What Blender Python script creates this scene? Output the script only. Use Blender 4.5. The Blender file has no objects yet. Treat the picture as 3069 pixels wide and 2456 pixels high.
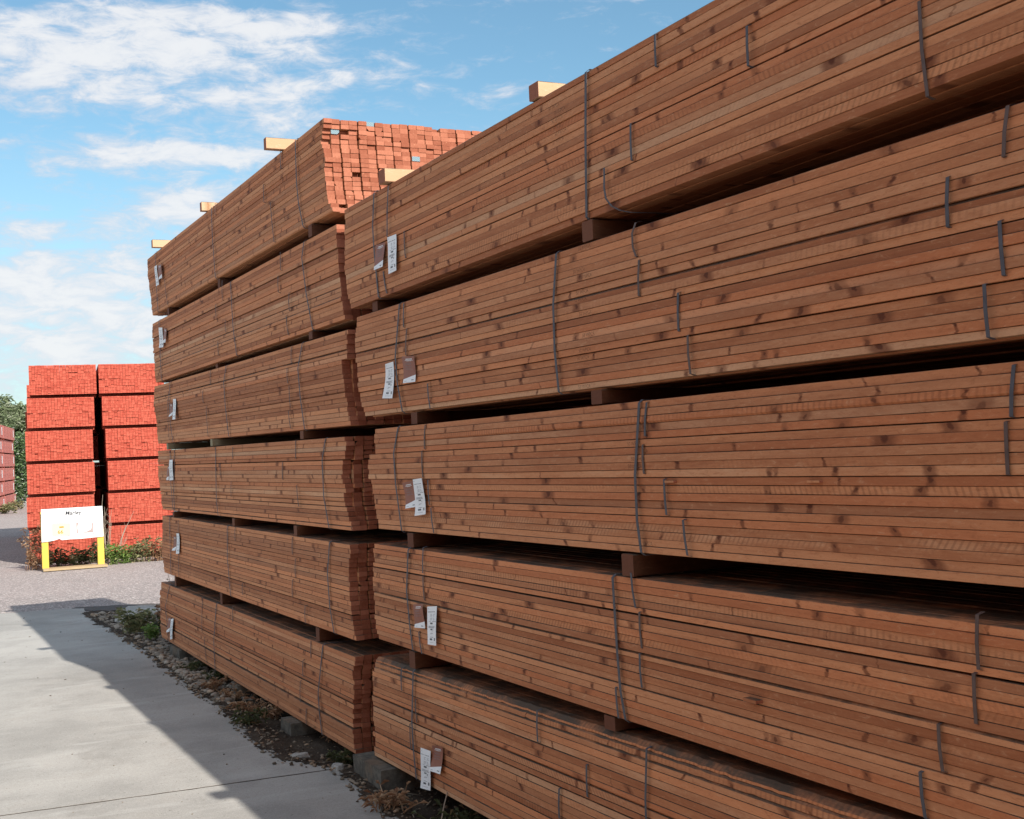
import bpy, math, random
from mathutils import Vector, Matrix, noise as mnoise
R_ = random.Random(7)
S = bpy.context.scene
C = S.collection
rad = math.radians

# ------------------------------------------------------------------ camera
cam_d = bpy.data.cameras.new("camera"); cam = bpy.data.objects.new("camera", cam_d); C.objects.link(cam)
cam_d.sensor_width = 36.0; cam_d.lens = 36.0*3767/3069
cam_d.clip_start = 0.05; cam_d.clip_end = 3000
CR = Matrix(((0.8920347421484152, 0.026474973084466426, -0.451190751900333),
             (-0.4497549773079059, -0.04664476469052775, -0.8919331400467921),
             (-0.04465959232881576, 0.9985606349777375, -0.0297014997244568)))
cam.matrix_world = Matrix.Translation((-2.22, 0, 1.64)) @ CR.to_4x4()
S.camera = cam

# ------------------------------------------------------------------ light and sky
SUN_EL, SUN_AZ = 35.4, 169.9          # sun stands behind and to the right; azimuth clockwise from +Y
sd = bpy.data.lights.new("sun", 'SUN'); sd.energy = 3.3; sd.angle = rad(0.53); sd.color = (1.0, 0.94, 0.86)
sun = bpy.data.objects.new("sun", sd); C.objects.link(sun)
sv = Vector((math.sin(rad(SUN_AZ))*math.cos(rad(SUN_EL)), math.cos(rad(SUN_AZ))*math.cos(rad(SUN_EL)), math.sin(rad(SUN_EL))))
sun.rotation_euler = sv.to_track_quat('Z', 'Y').to_euler(); sun.location = sv*60
S.view_settings.view_transform = 'Standard'; S.view_settings.look = 'None'
S.view_settings.gamma = 1.0; S.view_settings.use_curve_mapping = False
S.view_settings.exposure = 1.2

class NT:
    """small helper for node trees"""
    def __init__(s, tree): s.t = tree; s.n = tree.nodes; s.l = tree.links
    def node(s, typ, **kw):
        n = s.n.new(typ)
        for k, v in kw.items(): setattr(n, k, v)
        return n
    def put(s, sock, v):
        if isinstance(v, bpy.types.NodeSocket): s.l.new(v, sock)
        elif v is not None: sock.default_value = v
    def math(s, op, a, b=None, c=None, clamp=False):
        n = s.node('ShaderNodeMath', operation=op, use_clamp=clamp)
        s.put(n.inputs[0], a); s.put(n.inputs[1], b); s.put(n.inputs[2], c)
        return n.outputs[0]
    def mix(s, f, a, b, mode='MIX'):
        n = s.node('ShaderNodeMix', data_type='RGBA', blend_type=mode)
        s.put(n.inputs[0], f)
        for i, v in ((6, a), (7, b)):
            if isinstance(v, tuple) and len(v) == 3: v = v+(1,)
            s.put(n.inputs[i], v)
        return n.outputs[2]
    def ss(s, v, lo, hi):
        n = s.node('ShaderNodeMapRange', interpolation_type='SMOOTHSTEP')
        s.put(n.inputs[0], v); s.put(n.inputs[1], lo); s.put(n.inputs[2], hi)
        return n.outputs[0]
    def noise(s, vec, scale, detail=3, rough=0.55, dist=0.0, out=0):
        n = s.node('ShaderNodeTexNoise')
        s.put(n.inputs['Vector'], vec); s.put(n.inputs['Scale'], scale)
        n.inputs['Detail'].default_value = detail; n.inputs['Roughness'].default_value = rough; n.inputs['Distortion'].default_value = dist
        return n.outputs[out]
    def vec(s, x, y, z):
        n = s.node('ShaderNodeCombineXYZ'); s.put(n.inputs[0], x); s.put(n.inputs[1], y); s.put(n.inputs[2], z); return n.outputs[0]
    def sep(s, v):
        n = s.node('ShaderNodeSeparateXYZ'); s.put(n.inputs[0], v); return n.outputs

W = bpy.data.worlds.new("World"); S.world = W; W.use_nodes = True
w = NT(W.node_tree); w.n.clear()
sky = w.node('ShaderNodeTexSky', sky_type='NISHITA', sun_disc=False, sun_elevation=rad(SUN_EL), sun_rotation=rad(SUN_AZ),
             air_density=1.0, dust_density=0.6, ozone_density=2.0, altitude=50)
tc = w.node('ShaderNodeTexCoord')
dx, dy, dz = w.sep(tc.outputs['Generated'])
az = w.math('MULTIPLY', w.math('ARCTAN2', dx, dy), 57.29578)
el = w.math('MULTIPLY', w.math('ARCSINE', dz), 57.29578)
# cloud banks: (azimuth, elevation, half width, half height, weight), degrees
BANKS = [(7.6, 16.88, 4.52, 1.62, 1.0), (6.32, 18.68, 4.11, 0.87, 0.8), (10.06, 19.38, 2.75, 0.54, 0.7), (13.09, 19.03, 2.75, 0.65, 0.5), (13.66, 17.69, 2.5, 0.97, 0.85), (17.28, 19.03, 2.52, 0.65, 0.85), (19.41, 18.84, 1.37, 0.54, 0.6), (18.08, 17.76, 2.05, 0.65, 0.55), (21.05, 16.95, 1.92, 0.61, 0.8), (17.16, 16.16, 2.48, 0.61, 0.75), (13.99, 15.73, 1.35, 0.48, 0.6), (16.27, 15.15, 2.02, 0.54, 0.5), (10.85, 13.58, 4.23, 0.69, 0.75), (15.36, 13.33, 2.67, 0.82, 0.7), (12.79, 11.18, 2.87, 0.82, 1.0), (7.18, 10.21, 3.52, 0.65, 0.7), (6.74, 8.5, 5.69, 0.97, 0.75), (7.65, 6.79, 5.67, 1.19, 0.85), (7.01, 4.76, 5.65, 1.52, 0.85), (26.88, 16.02, 2.25, 0.43, 0.5), (31.77, 17.77, 0.57, 0.22, 0.5), (32.5, 19.36, 1.84, 0.26, 0.5), (19.23, 14.84, 1.34, 0.43, 0.5), (25.53, 19.72, 2.07, 0.22, 0.35), (11.53, 15.68, 1.35, 0.54, 0.4)]+[(14.0, 15.5, 10.0, 6.0, .24), (8.0, 5.5, 9.0, 5.0, .26)]
tot = None
wob = w.noise(w.vec(w.math('MULTIPLY', az, .16), w.math('MULTIPLY', el, .35), 3.1), 1.0, 3, .6, out=1)
wr, wg, wb = w.sep(wob)
az2 = w.math('ADD', az, w.math('MULTIPLY', w.math('SUBTRACT', wr, .5), 5.0))
el2 = w.math('ADD', el, w.math('MULTIPLY', w.math('SUBTRACT', wg, .5), 2.2))
for (a0, e0, ra, re, wt) in BANKS:
    u = w.math('DIVIDE', w.math('SUBTRACT', az2, a0), ra); v = w.math('DIVIDE', w.math('SUBTRACT', el2, e0), re)
    d2 = w.math('ADD', w.math('MULTIPLY', u, u), w.math('MULTIPLY', v, v))
    g = w.math('MULTIPLY', w.math('POWER', 2.718, w.math('MULTIPLY', d2, -0.9)), wt)
    tot = g if tot is None else w.math('ADD', tot, g)
tot = w.math('MINIMUM', tot, 1.15)
n1 = w.noise(w.vec(w.math('MULTIPLY', az, .46), w.math('MULTIPLY', el, 1.25), 2.7), 1.0, 9, .66, .35)
n2 = w.noise(w.vec(w.math('MULTIPLY', az, .07), w.math('MULTIPLY', el, .12), 7.0), 1.0, 4, .55)
outer = w.ss(w.math('ABSOLUTE', w.math('SUBTRACT', az, 28.0)), 28.0, 50.0)     # denser, brighter clouds added over the unseen sky as white fill
dens = w.math('ADD', w.math('MULTIPLY', tot, .46), w.math('MULTIPLY', n1, 1.40))
dens = w.math('ADD', dens, w.math('MULTIPLY', outer, w.math('ADD', w.math('MULTIPLY', n2, .45), .16)))
cover = w.ss(dens, .76, 1.27)
up = w.ss(el, -1.0, 1.0)
cover = w.math('MULTIPLY', cover, up)
shade = w.ss(w.math('ADD', dens, w.math('MULTIPLY', n2, .3)), 1.0, 1.55)
ccol = w.mix(shade, (.66, .73, .86), (.95, .96, .98))
skycol = w.mix(1.0, sky.outputs[0], (.79, .985, .925, 1), 'MULTIPLY')
lowband = w.ss(el, 11.0, 0.0)
bg1 = w.node('ShaderNodeBackground'); w.put(bg1.inputs[0], w.mix(w.math('MULTIPLY', w.ss(el, 17.0, -1.0), .55), skycol, (3.6, 4.3, 4.9))); bg1.inputs[1].default_value = 0.072
bg2 = w.node('ShaderNodeBackground'); w.put(bg2.inputs[0], ccol); w.put(bg2.inputs[1], w.math('ADD', 0.41, w.math('MULTIPLY', outer, .14)))
mx = w.node('ShaderNodeMixShader'); w.put(mx.inputs[0], w.math('MULTIPLY', cover, .93)); w.l.new(bg1.outputs[0], mx.inputs[1]); w.l.new(bg2.outputs[0], mx.inputs[2])
wo = w.node('ShaderNodeOutputWorld'); w.l.new(mx.outputs[0], wo.inputs[0])

# ------------------------------------------------------------------ materials
def mat(name, rough=.8, spec=.25):
    m = bpy.data.materials.new(name); m.use_nodes = True
    t = NT(m.node_tree); b = t.n['Principled BSDF']
    b.inputs['Roughness'].default_value = rough
    b.inputs['Specular IOR Level'].default_value = spec
    return m, t, b
def bump(t, b, h, strength=.3, dist=.002):
    n = t.node('ShaderNodeBump'); n.inputs['Strength'].default_value = strength; n.inputs['Distance'].default_value = dist
    t.put(n.inputs['Height'], h); t.l.new(n.outputs[0], b.inputs['Normal'])
def objco(t):
    return t.node('ShaderNodeTexCoord').outputs['Object']

def wood(name, c_lo, c_hi, c_pale, c_knot, c_end_lo, c_end_hi, stripes=True):
    m, t, b = mat(name, .78, .2)
    co = objco(t); x, y, z = t.sep(co)
    at = t.node('ShaderNodeAttribute', attribute_name='bv'); r, g, bb = t.sep(at.outputs['Vector']); al = at.outputs['Alpha']
    ro = t.math('MULTIPLY', r, 91.0); go = t.math('MULTIPLY', g, 67.0)
    yy = t.math('ADD', y, ro)
    # grain along the batten
    grain = t.noise(t.vec(t.math('MULTIPLY', x, 120), t.math('MULTIPLY', yy, 3.0), t.math('MULTIPLY', z, 150)), 1.0, 5, .65, .6)
    fine = t.noise(t.vec(t.math('MULTIPLY', x, 260), t.math('MULTIPLY', yy, 90.0), t.math('MULTIPLY', z, 260)), 1.0, 3, .7)
    blot = t.noise(t.vec(go, t.math('MULTIPLY', yy, 2.2), t.math('MULTIPLY', z, 14)), 1.0, 4, .6)
    tone = t.math('ADD', t.math('MULTIPLY', bb, .60), t.math('MULTIPLY', blot, .58))
    tone = t.math('ADD', tone, t.math('MULTIPLY', t.math('SUBTRACT', grain, .5), .55))
    col = t.mix(t.ss(tone, .1, 1.1), c_lo, c_hi)
    pale = t.math('MULTIPLY', t.ss(t.math('ADD', g, t.math('MULTIPLY', blot, .16)), .98, 1.06), .75)
    col = t.mix(pale, col, c_pale)
    # hue drift from batten to batten
    hr = t.math('FRACT', t.math('MULTIPLY', r, 23.0))
    col = t.mix(t.math('MULTIPLY', t.ss(hr, .55, .95), .35), col, t.mix(.5, c_lo, c_pale))
    col = t.mix(t.math('MULTIPLY', t.ss(hr, .35, .05), .45), col, t.mix(1.0, c_hi, (1.0, .80, .72), 'MULTIPLY'))
    # mottled rough-sawn surface, streaks and weather marks
    mot = t.noise(t.vec(go, t.math('MULTIPLY', yy, 26), t.math('MULTIPLY', z, 90)), 1.0, 5, .7, .8)
    col = t.mix(t.math('MULTIPLY', t.ss(mot, .50, .30), .45), col, c_lo)
    col = t.mix(t.math('MULTIPLY', t.ss(mot, .54, .72), .40), col, c_pale)
    dk = t.noise(t.vec(go, t.math('MULTIPLY', yy, .9), t.math('MULTIPLY', z, 5)), 1.0, 3, .5)
    col = t.mix(t.math('MULTIPLY', t.ss(dk, .54, .72), .40), col, c_lo)
    # knots: a small dark heart inside a wider reddish-brown patch that runs across the edge on a slant
    tz = t.node('ShaderNodeAttribute', attribute_name='tz').outputs['Fac']
    wv = t.noise(t.vec(t.math('MULTIPLY', yy, 16), t.math('MULTIPLY', z, 70), go), 1.0, 4, .65)
    sl = t.math('MULTIPLY', t.math('SUBTRACT', t.noise(t.vec(go, t.math('MULTIPLY', yy, 1.7), 0.0), 1.0, 1, .5), .5), .11)
    ky = t.math('ADD', t.math('ADD', yy, t.math('MULTIPLY', t.math('SUBTRACT', wv, .5), .034)), t.math('MULTIPLY', tz, sl))
    halo = core = None
    for sc, p_, rh, rc, wt in ((1.35, .46, .048, .014, .95), (2.9, .66, .016, .009, .95)):
        vo = t.node('ShaderNodeTexVoronoi', voronoi_dimensions='1D'); t.put(vo.inputs['W'], t.math('ADD', t.math('MULTIPLY', ky, sc), go)); vo.inputs['Scale'].default_value = 1.0
        cr, cg, cb = t.sep(vo.outputs['Color'])
        on = t.math('MULTIPLY', t.math('GREATER_THAN', cr, p_), t.math('ADD', .45, t.math('MULTIPLY', cg, .55)))
        dm = t.math('DIVIDE', vo.outputs['Distance'], sc)
        sz = t.math('ADD', .30, t.math('MULTIPLY', cb, 1.0))
        h_ = t.math('MULTIPLY', t.ss(t.math('DIVIDE', dm, sz), rh, rh*.35), t.math('MULTIPLY', on, wt))
        cz = t.math('MULTIPLY', t.math('SUBTRACT', tz, cg), .024)
        d2 = t.math('SQRT', t.math('ADD', t.math('MULTIPLY', dm, dm), t.math('MULTIPLY', cz, cz)))
        c_ = t.math('MULTIPLY', t.ss(t.math('DIVIDE', d2, sz), rc, rc*.5), on)
        halo = h_ if halo is None else t.math('MAXIMUM', halo, h_); core = c_ if core is None else t.math('MAXIMUM', core, c_)
    col = t.mix(t.math('MULTIPLY', halo, t.math('ADD', .55, t.math('MULTIPLY', mot, .7), clamp=True)), col, t.mix(.62, c_lo, c_knot))
    col = t.mix(t.math('MULTIPLY', core, .92), col, c_knot)
    if stripes:      # saw chatter on some battens
        sw = t.math('SINE', t.math('ADD', t.math('MULTIPLY', yy, 285.0), t.math('MULTIPLY', z, t.math('MULTIPLY', t.math('SUBTRACT', g, .5), 500.0))))
        on = t.math('MULTIPLY', t.ss(t.math('FRACT', t.math('MULTIPLY', g, 13.0)), .78, .9), t.ss(blot, .42, .6))
        col = t.mix(t.math('MULTIPLY', on, t.ss(sw, -.2, 1.0)), col, t.mix(.30, col, c_knot))
    fl = t.ss(fine, .62, .8)
    col = t.mix(t.math('MULTIPLY', fl, .30), col, c_pale)
    col = t.mix(t.math('MULTIPLY', t.ss(fine, .40, .22), .35), col, c_knot)
    # tops lie open to dust and rain
    nx, ny, nz = t.sep(t.node('ShaderNodeTexCoord').outputs['Normal'])
    grime = t.noise(t.vec(t.math('MULTIPLY', x, 8), t.math('MULTIPLY', y, 4), 0.0), 1.0, 6, .7)
    col = t.mix(t.math('MULTIPLY', t.math('GREATER_THAN', nz, .3), t.ss(grime, .25, .6)), col, t.mix(grain, (.035, .026, .02), (.12, .085, .06)))
    # end grain
    nx, ny, nz = t.sep(t.node('ShaderNodeTexCoord').outputs['Normal'])
    isend = t.math('GREATER_THAN', t.math('ABSOLUTE', ny), .7)
    cxr = t.math('SUBTRACT', t.math('MULTIPLY', r, .16), .08); czr = t.math('SUBTRACT', t.math('MULTIPLY', g, .16), .08)
    ex = t.math('ADD', x, t.math('MULTIPLY', ro, .37)); ez = t.math('ADD', z, t.math('MULTIPLY', go, .23))
    wx = t.math('ADD', t.math('PINGPONG', ex, .05), cxr); wz = t.math('ADD', t.math('PINGPONG', ez, .05), czr)
    d = t.math('SQRT', t.math('ADD', t.math('MULTIPLY', wx, wx), t.math('MULTIPLY', wz, wz)))
    rg = t.math('SINE', t.math('MULTIPLY', d, 1500.0))
    en = t.noise(t.vec(t.math('MULTIPLY', ex, 90), go, t.math('MULTIPLY', ez, 90)), 1.0, 4, .7)
    et = t.math('ADD', t.math('ADD', t.math('MULTIPLY', bb, .5), t.math('MULTIPLY', en, .7)), t.math('MULTIPLY', rg, .07))
    ecol = t.mix(t.ss(et, .15, 1.15), c_end_lo, c_end_hi)
    epale = t.math('MULTIPLY', t.ss(en, .62, .72), t.ss(t.math('FRACT', t.math('MULTIPLY', r, 17.0)), .6, .8))
    ecol = t.mix(t.math('MULTIPLY', epale, .7), ecol, c_pale)
    ecol = t.mix(t.math('LESS_THAN', al, .5), ecol, t.mix(t.ss(t.math('SINE', t.math('MULTIPLY', t.math('ADD', x, z), 600)), -.2, .4), (.10, .20, .25), (.28, .34, .36)))
    col = t.mix(isend, col, ecol)
    t.l.new(col, b.inputs['Base Color'])
    bump(t, b, t.math('ADD', t.math('MULTIPLY', grain, .6), fine), .35, .0015)
    return m

M = {}
M['brown'] = wood('brown_treated_batten_wood', (.27, .091, .037), (.58, .258, .120), (.58, .345, .20), (.078, .019, .008), (.22, .062, .031), (.45, .172, .102))
M['red'] = wood('red_treated_batten_wood', (.34, .054, .032), (.47, .105, .066), (.60, .20, .13), (.20, .016, .010), (.34, .052, .031), (.51, .115, .072), False)
M['glarered'] = wood('glare_paled_red_batten_wood', (.48, .15, .125), (.58, .21, .175), (.66, .28, .2), (.28, .04, .03), (.46, .13, .11), (.58, .20, .165), False)  # overexposed grazing sunlight painted into the red as a paler colour
M['pine'] = wood('bare_pine_wood', (.46, .29, .17), (.56, .375, .235), (.62, .47, .33), (.30, .15, .07), (.24, .085, .048), (.30, .12, .07), False)
M['oldwood'] = wood('old_brown_bearer_wood', (.065, .022, .010), (.125, .048, .022), (.20, .10, .06), (.04, .014, .007), (.10, .035, .018), (.16, .062, .032), False)
M['greywood'] = wood('green_grey_weathered_wood', (.16, .13, .08), (.26, .22, .14), (.35, .32, .24), (.08, .06, .04), (.2, .17, .1), (.26, .22, .14), False)

m, t, b = mat('grey_strapping_band', .6, .2); co = objco(t)
n = t.noise(co, 30, 3); t.l.new(t.mix(n, (.05, .05, .06), (.105, .105, .12)), b.inputs['Base Color']); M['strap'] = m
m, t, b = mat('brown_weathered_strap', .6, .3); t.l.new(t.mix(t.noise(objco(t), 40, 3), (.06, .04, .036), (.12, .08, .07)), b.inputs['Base Color']); M['strap2'] = m
m, t, b = mat('white_label_paper', .6, .3); t.l.new(t.mix(t.noise(objco(t), 25, 3), (.66, .68, .70), (.78, .79, .80)), b.inputs['Base Color']); M['paper'] = m
m, t, b = mat('brown_label_card', .55, .3); t.l.new(t.mix(t.noise(objco(t), 25, 3), (.20, .066, .038), (.27, .098, .06)), b.inputs['Base Color']); M['card'] = m
m, t, b = mat('label_print', .6, .2); b.inputs['Base Color'].default_value = (.03, .032, .04, 1); M['ink'] = m
m, t, b = mat('label_fine_print', .6, .2); b.inputs['Base Color'].default_value = (.20, .21, .23, 1); M['ink2'] = m
m, t, b = mat('faded_board_stamp', .8, .1); b.inputs['Base Color'].default_value = (.035, .025, .02, 1)
nz = t.noise(objco(t), 400, 2); b.inputs['Alpha'].default_value = .5; t.put(b.inputs['Alpha'], t.math('MULTIPLY', t.ss(nz, .36, .55), .75)); M['stamp'] = m
m, t, b = mat('sign_white_paint', .5, .3); t.l.new(t.mix(t.noise(objco(t), 6, 4), (.66, .66, .655), (.74, .74, .74)), b.inputs['Base Color']); M['white'] = m
m, t, b = mat('yellow_paint', .55, .3); n = t.noise(objco(t), 14, 5, .65)
t.l.new(t.mix(t.ss(n, .62, .72), (.56, .40, .065), (.36, .26, .11)), b.inputs['Base Color']); M['yellow'] = m
m, t, b = mat('dusty_yellow_plank', .75, .2); t.l.new(t.mix(t.noise(objco(t), 9, 5, .65), (.31, .225, .125), (.41, .31, .19)), b.inputs['Base Color']); M['plank'] = m
m, t, b = mat('price_card', .5, .3); b.inputs['Base Color'].default_value = (.74, .62, .36, 1); M['cream'] = m
m, t, b = mat('price_print_orange', .5, .3); b.inputs['Base Color'].default_value = (.55, .17, .03, 1); M['orange'] = m
m, t, b = mat('photo_print_grey', .5, .3); t.l.new(t.mix(t.noise(objco(t), 9, 3), (.22, .15, .14), (.48, .40, .38)), b.inputs['Base Color']); M['photo'] = m

m, t, b = mat('cast_concrete', .85, .25); co = objco(t)
n1 = t.noise(co, .55, 6, .6); n2 = t.noise(co, 3.2, 6, .65); n3 = t.noise(co, 160, 3, .7); n4 = t.noise(t.vec(t.math('MULTIPLY', t.sep(co)[0], .8), t.math('MULTIPLY', t.sep(co)[1], 3.5), 0.0), 1.0, 5, .6, 1.0)
cc = t.mix(t.ss(t.math('ADD', t.math('MULTIPLY', n1, .6), t.math('MULTIPLY', n2, .4)), .36, .66), (.275, .265, .245), (.41, .395, .365))
n5 = t.noise(co, 1.3, 7, .72, .6); n6 = t.noise(co, 55, 4, .75)
cc = t.mix(t.math('MULTIPLY', t.ss(n6, .48, .70), .40), cc, (.20, .19, .175)); cc = t.mix(t.math('MULTIPLY', t.ss(n6, .46, .28), .30), cc, (.56, .55, .52))
cc = t.mix(t.math('MULTIPLY', t.ss(n5, .54, .70), .40), cc, (.19, .175, .155))
cc = t.mix(t.math('MULTIPLY', t.ss(n2, .52, .72), .30), cc, (.24, .215, .185))
cc = t.mix(t.math('MULTIPLY', t.ss(n4, .55, .72), .35), cc, (.50, .49, .46))
cc = t.mix(t.math('MULTIPLY', t.ss(n3, .46, .72), .50), cc, (.17, .165, .155))
cc = t.mix(t.math('MULTIPLY', t.ss(n3, .46, .28), .35), cc, (.55, .54, .51))
spx = t.noise(co, 45, 2, .5); cc = t.mix(t.math('MULTIPLY', t.ss(spx, .68, .74), .7), cc, (.12, .10, .085))
t.l.new(cc, b.inputs['Base Color']); bump(t, b, t.math('ADD', n3, t.math('MULTIPLY', n2, 1.5)), .35, .004); M['concrete'] = m

m, t, b = mat('chipped_asphalt', .9, .2); co = objco(t)
vo = t.node('ShaderNodeTexVoronoi', voronoi_dimensions='2D'); t.put(vo.inputs['Vector'], co); vo.inputs['Scale'].default_value = 55
vr, vg, vb = t.sep(vo.outputs['Color'])
n1 = t.noise(co, .35, 5, .6); n2 = t.noise(co, 2.5, 5, .65); n3 = t.noise(co, 90, 3, .7)
cc = t.mix(vr, (.19, .165, .158), (.335, .29, .272)); cc = t.mix(t.math('MULTIPLY', t.ss(vg, .8, .95), .75), cc, (.62, .56, .52)); cc = t.mix(t.math('MULTIPLY', t.ss(vb, .8, .95), .6), cc, (.09, .08, .085))
cc = t.mix(t.math('MULTIPLY', t.ss(n1, .38, .7), .4), cc, (.36, .30, .28)); cc = t.mix(t.math('MULTIPLY', t.ss(n2, .5, .75), .35), cc, (.24, .21, .205))
t.l.new(cc, b.inputs['Base Color']); bump(t, b, t.math('ADD', n3, vo.outputs['Distance']), .6, .008); M['asphalt'] = m

m, t, b = mat('dark_yard_dirt', .95, .1); co = objco(t)
n1 = t.noise(co, 2.2, 6, .65); n3 = t.noise(co, 60, 4, .7); n4 = t.noise(co, 18, 4, .65)
cc = t.mix(t.ss(n1, .3, .7), (.028, .020, .015), (.072, .054, .040)); cc = t.mix(t.math('MULTIPLY', t.ss(n3, .52, .75), .6), cc, (.13, .105, .078)); cc = t.mix(t.math('MULTIPLY', t.ss(n4, .55, .75), .5), cc, (.035, .026, .02))
t.l.new(cc, b.inputs['Base Color']); bump(t, b, t.math('ADD', n3, n4), .8, .012); M['dirt'] = m

def stone_mat(name, lo, hi):
    m, t, b = mat(name, .8, .25); at = t.node('ShaderNodeAttribute', attribute_name='bv')
    r, g, bb = t.sep(at.outputs['Vector']); n = t.noise(objco(t), 70, 4, .65)
    cc = t.mix(r, lo, hi); cc = t.mix(t.math('MULTIPLY', t.ss(g, .6, 1.0), .6), cc, (.36, .24, .15)); cc = t.mix(t.math('MULTIPLY', t.ss(n, .5, .8), .35), cc, (.12, .10, .085))
    t.l.new(cc, b.inputs['Base Color']); return m
M['stone'] = stone_mat('river_pebble', (.12, .10, .08), (.34, .295, .245))
M['rubble'] = stone_mat('yard_litter', (.045, .032, .023), (.22, .18, .135))
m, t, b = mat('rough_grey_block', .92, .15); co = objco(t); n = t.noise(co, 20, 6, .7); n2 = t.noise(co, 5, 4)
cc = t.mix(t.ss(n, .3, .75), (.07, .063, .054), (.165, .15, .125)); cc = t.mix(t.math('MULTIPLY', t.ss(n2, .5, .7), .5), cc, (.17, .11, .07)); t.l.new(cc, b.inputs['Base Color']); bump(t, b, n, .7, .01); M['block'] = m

def leaf_mat(name, lo, hi, odd):
    m, t, b = mat(name, .6, .3); at = t.node('ShaderNodeAttribute', attribute_name='bv'); r, g, bb = t.sep(at.outputs['Vector'])
    cc = t.mix(r, lo, hi); cc = t.mix(t.math('GREATER_THAN', g, .86), cc, odd); t.l.new(cc, b.inputs['Base Color'])
    tr = t.node('ShaderNodeBsdfTranslucent'); t.put(tr.inputs[0], cc)
    ms = t.node('ShaderNodeMixShader'); ms.inputs[0].default_value = .3; t.l.new(b.outputs[0], ms.inputs[1]); t.l.new(tr.outputs[0], ms.inputs[2]); t.l.new(ms.outputs[0], t.n['Material Output'].inputs[0]); return m
M['tree'] = leaf_mat('willow_leaf', (.17, .215, .11), (.33, .38, .23), (.44, .46, .34))
M['hedge'] = leaf_mat('hedge_leaf', (.10, .165, .07), (.22, .31, .145), (.52, .54, .47))
M['green'] = leaf_mat('weed_leaf_green', (.10, .17, .04), (.21, .31, .08), (.30, .32, .12))
M['dull'] = leaf_mat('weed_leaf_dull', (.13, .15, .07), (.30, .29, .14), (.42, .34, .20))
M['dry'] = leaf_mat('dry_dock_stalk', (.22, .11, .06), (.42, .26, .15), (.50, .36, .24))
M['darkweed'] = leaf_mat('dark_weed', (.05, .06, .025), (.11, .12, .05), (.20, .15, .08))
m, t, b = mat('bark', .9, .1); t.l.new(t.mix(t.noise(objco(t), 12, 5), (.07, .055, .04), (.16, .13, .10)), b.inputs['Base Color']); M['bark'] = m
m, t, b = mat('dry_twig', .9, .1); t.l.new(t.mix(t.noise(objco(t), 20, 3), (.20, .15, .11), (.38, .31, .25)), b.inputs['Base Color']); M['twig'] = m
m, t, b = mat('red_plastic_scrap', .5, .4); b.inputs['Base Color'].default_value = (.5, .04, .04, 1); M['scrap'] = m
m, t, b = mat('joint_grime', .95, .1); b.inputs['Base Color'].default_value = (.05, .04, .032, 1); M['jdirt'] = m
m, t, b = mat('dark_patch_surface', .9, .2); n = t.noise(objco(t), 40, 5, .7); t.l.new(t.mix(n, (.05, .046, .044), (.12, .11, .105)), b.inputs['Base Color']); bump(t, b, n, .6, .008); M['darkground'] = m

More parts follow.
